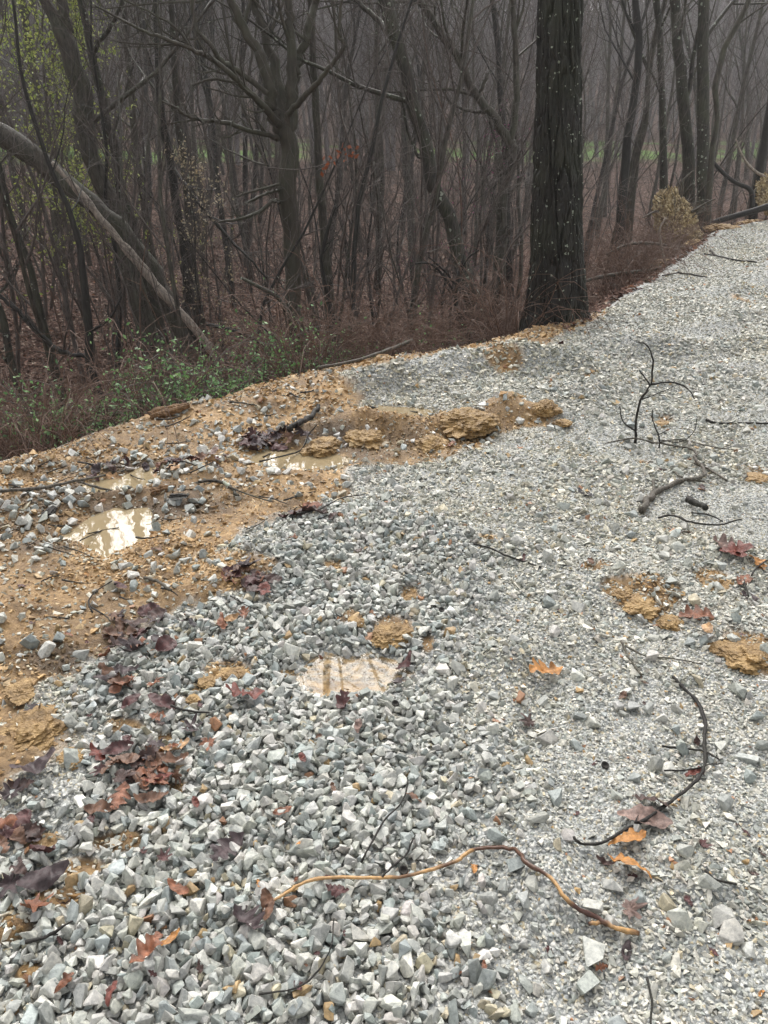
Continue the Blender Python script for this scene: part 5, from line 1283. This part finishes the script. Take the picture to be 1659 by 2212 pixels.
# root plates of the fallen trees at the road edge
def root_plate(px, py, D, wpx, hpx, label, seed, rootdefs):
    p = aty(px, py, D); dep = CP*D+SP*(CAMZ-p[2]); rw, rh = wpx/FPX*dep, hpx/FPX*dep
    base = np.array([p[0], D, hz(p[0], D)]); o = empty('root_plate', base, label, 'root plate')
    bm = bmesh.new(); bmesh.ops.create_icosphere(bm, subdivisions=6, radius=1.0)
    V = np.array([v.co[:] for v in bm.verts]); T = np.array([[v.index for v in f.verts] for f in bm.faces]); bm.free()
    a, b_, c = V.T
    d = 1+.8*fbm3(a+seed, b_, c, 1.5, 4, seed)+.18*np.abs(fbm3(a, b_, c+seed, 4, 3, seed+2))+.13*fbm3(a, b_+seed, c, 14, 3, seed+4)
    V = V*d[:, None]*[rw, rw*.5, rh]; V[:, 0] += -V[:, 2]*.5; V[:, 0] *= 1-.35*np.clip(V[:, 2]/rh, -1, 1)
    newmesh('earth', V+(p-base), T, M_EARTH, o, smooth=False)
    mb = MB(); r = np.random.default_rng(seed)
    for k in range(22):
        v = unit(np.array([r.normal(), r.normal()*.4-.3, abs(r.normal())*.9])); q0 = (p-base)+v*[rw, rw*.5, rh]*.8; Q = [q0]
        for j in range(6): v = unit(v+r.normal(size=3)*.3); Q.append(Q[-1]+v*rh*.16)
        mb.tube(np.array(Q), np.linspace(.012, .003, 7)*(1+2*(k < 4)), 5, cap=False)
    mb.build('roots', M_STICK, o); return o
root_plate(1462, 478, 16.6, 44, 62, 'tan gravelly root plate of an uprooted tree at the road edge', 11, None)
root_plate(1668, 425, 20.5, 42, 40, 'second root plate cut by the right edge of the picture', 15, None)
traced(18.5, [(1500, 505, 5), (1545, 480, 6), (1590, 466, 6), (1640, 452, 7), (1700, 432, 7)], 'dark fallen log running from the first root plate to the second', M_DARK, crown=False, twigs=0, ground=False, name='fallen_log', cat='log', seed=81)
traced(19.5, [(1532, 340, 3.5), (1560, 372, 4), (1590, 395, 4), (1622, 412, 5), (1624, 455, 5)], 'bare broken limb arching down to the second root plate', M_DARK, crown=False, twigs=4, ground=False, name='broken_limb', cat='branch', seed=82)
traced(20.5, [(1590, 300, 1.5), (1600, 330, 2.2), (1625, 365, 3), (1665, 390, 3.5)], 'pale root sticking out of the second root plate', M_DEAD, crown=False, twigs=3, ground=False, name='broken_root', cat='root', seed=83)
traced(13.5, [(1310, 550, 2), (1345, 532, 3), (1380, 525, 3.2), (1420, 527, 3), (1440, 530, 2.5)], 'smooth curved branch lying in the brambles by the road', M_STICK, crown=False, twigs=2, ground=False, name='fallen_branch', cat='branch', seed=84)
traced(12.0, [(1440, 575, 3), (1400, 585, 4), (1350, 590, 4), (1290, 600, 4), (1260, 610, 3)], 'long brown stick in the brambles nearest the road', M_STICK, crown=False, twigs=4, ground=False, name='fallen_branch', cat='branch', seed=85)
traced(12.6, [(1450, 615, 2), (1435, 560, 2.5), (1425, 500, 2.2), (1438, 470, 1.6)], 'thin pale stem standing before the root plate', M_DEAD, crown=False, twigs=3, ground=False, name='bare_shoot', cat='shoot', seed=86)
traced(9.2, [(700, 795, 3), (600, 760, 4), (520, 720, 4), (445, 700, 4)][::-1], 'thin fallen pole lying over the green shrubs', M_DARK, crown=False, twigs=3, ground=False, name='fallen_branch', cat='branch', seed=87)
traced(8.4, [(520, 600, 3), (560, 620, 4), (600, 645, 5), (625, 690, 5), (640, 720, 4)], 'lichened limb hanging left of the forked tree', M_LICH, crown=False, twigs=3, ground=False, name='fallen_branch', cat='branch', seed=88)

# ------------------------------------------------------------------ masses nobody could count
print("masses")
def undergrowth():
    mb = MB(); r = np.random.default_rng(17); n = 0; YYs = []
    while n < 3000:
        y = 6.5*(42/6.5)**r.uniform(0, 1); x = r.uniform(-.66, .62)*y; s = float(sdist(np.array([x]), np.array([y]))[0])
        if s < .5 or s > 26: continue
        n += 1; YYs.append((x, y, s))
    A = np.array(YYs); Z = height(A[:, 0], A[:, 1])
    for (x, y, s), z in zip(YYs, Z):
        L = r.uniform(.4, 2.2)*(1 if y > 10 else .6); v = unit(np.array([r.normal()*.35, r.normal()*.35, 1.0])); Q = [np.array([x, y, z-.05])]
        bend = r.uniform(0, .5); bd = r.normal(size=3)*[1, 1, 0]
        for k in range(5): v = unit(v+r.normal(size=3)*.13+bd*bend*.12-[0, 0, bend*.25*k/5]); Q.append(Q[-1]+v*L/5)
        Q = np.array(Q); mb.tube(Q, np.linspace(.0035, .0012, 6)*(.6+y*.045), 3, cap=False)
        for b in range(2):
            j = r.integers(2, 5); w_ = unit(Q[j]-Q[j-1]+r.normal(size=3)*.6)
            S_ = np.array([Q[j], Q[j]+w_*L*.12, Q[j]+unit(w_+r.normal(size=3)*.4)*L*.24]); mb.tube(S_, np.array([.0018, .0013, .0008])*(.6+y*.045), 3, cap=False)
    o = mb.build('undergrowth', M_BRIAR); tag(o, 'thin brown stems of undergrowth over the leafy slopes', 'undergrowth', kind='stuff')
undergrowth()
def litter():
    r = np.random.default_rng(23); n = 90000
    y = 4*(34/4)**r.uniform(0, 1, n); x = r.uniform(-.68, .64, n)*y; s = sdist(x, y)
    k = (s > np.where(y > 8, .08, .35)) & (s < 30); x, y, s = x[k], y[k], s[k]; z = height(x, y)+.012
    n = len(x); sz = r.uniform(.022, .045, n)*(1+y*.03); a = r.uniform(0, 6.28, n)
    ux = np.stack([np.cos(a), np.sin(a), r.normal(0, .35, n)], 1); uy = np.stack([-np.sin(a), np.cos(a), r.normal(0, .35, n)], 1)
    c = np.stack([x, y, z], 1)
    V = np.stack([c-ux*sz[:, None], c-uy*sz[:, None]*.6+[0, 0, .012], c+ux*sz[:, None], c+uy*sz[:, None]*.6+[0, 0, .012]], 1).reshape(-1, 3)
    b = np.arange(n)[:, None]*4; T = np.concatenate([b+[0, 1, 2], b+[0, 2, 3]])
    P = np.array([(.165, .092, .070), (.24, .155, .125), (.075, .040, .030), (.38, .30, .24), (.11, .060, .045), (.19, .085, .045)])
    col = P[r.choice(6, n, p=[.27, .2, .22, .07, .2, .04])]*r.uniform(.6, 1.2, (n, 1))
    o = newmesh('leaf_litter', V, T, M_LITTER, col=np.repeat(col, 4, 0)); tag(o, 'dull purplish brown leaf litter on the ravine slopes', 'leaf litter', kind='stuff')
litter()
def far_woods():
    protos = []
    for i in range(8):
        r = np.random.default_rng(800+i); H = r.uniform(13, 19); n = 6; P = [np.array([0, 0, -.5])]; v = np.array([0, 0, 1.0])
        for k in range(n): v = unit(v+r.normal(size=3)*[.07, .07, 0]); P.append(P[-1]+v*H/n)
        P = np.array(P); rad = np.linspace(.17, .03, n+1); mb = MB(); mb.tube(P, rad, 5, cap=False)
        grow(mb, P, rad, r, 0, 3, 13, .7, .34, .3, .018, .2, None, (5, 3, 3, 3, 3)); protos.append(mb.arrays())
    r = np.random.default_rng(55); Vs, Qs = [], []; off = 0; pts = []
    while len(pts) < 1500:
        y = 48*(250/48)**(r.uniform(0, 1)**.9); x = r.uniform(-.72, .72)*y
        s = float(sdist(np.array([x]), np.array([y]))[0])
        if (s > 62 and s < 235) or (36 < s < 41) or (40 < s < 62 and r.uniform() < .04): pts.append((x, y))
    A = np.array(pts); Z = height(A[:, 0], A[:, 1])
    for i, ((x, y), z) in enumerate(zip(pts, Z)):
        V, Q, _ = protos[i % 8]; a = r.uniform(0, 6.28); s = r.uniform(.75, 1.2); c_, s_ = math.cos(a), math.sin(a)
        W = np.stack([V[:, 0]*c_-V[:, 1]*s_, V[:, 0]*s_+V[:, 1]*c_, V[:, 2]], 1)*s+[x, y, z]
        Vs.append(W.astype(np.float32)); Qs.append(Q+off); off += len(V)
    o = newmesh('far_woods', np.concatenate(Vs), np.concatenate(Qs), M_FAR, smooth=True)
    print('far verts', off); tag(o, 'hazy bare woods covering the far hillside', 'woods', kind='stuff')
far_woods()

# ------------------------------------------------------------------ damp air
def haze():
    bm = bmesh.new(); bmesh.ops.create_cube(bm, size=1.0); me = bpy.data.meshes.new('haze'); bm.to_mesh(me); bm.free()
    o = bpy.data.objects.new('haze', me); COL.objects.link(o)
    x0, x1, y0, y1, z0, z1 = -235, 235, -40, 340, -6, 62
    o.location = ((x0+x1)/2, (y0+y1)/2, (z0+z1)/2); o.scale = (x1-x0, y1-y0, z1-z0)
    m = bpy.data.materials.new('damp_air'); m.use_nodes = True; n = m.node_tree; n.nodes.clear()
    v = n.nodes.new('ShaderNodeVolumePrincipled'); v.inputs['Color'].default_value = (.90, .90, .90, 1); v.inputs['Density'].default_value = .0012; v.inputs['Anisotropy'].default_value = .2
    out = n.nodes.new('ShaderNodeOutputMaterial'); n.links.new(v.outputs[0], out.inputs['Volume']); me.materials.append(m)
    tag(o, 'thin damp haze in the woods', 'haze', kind='stuff')
haze()
print("done")
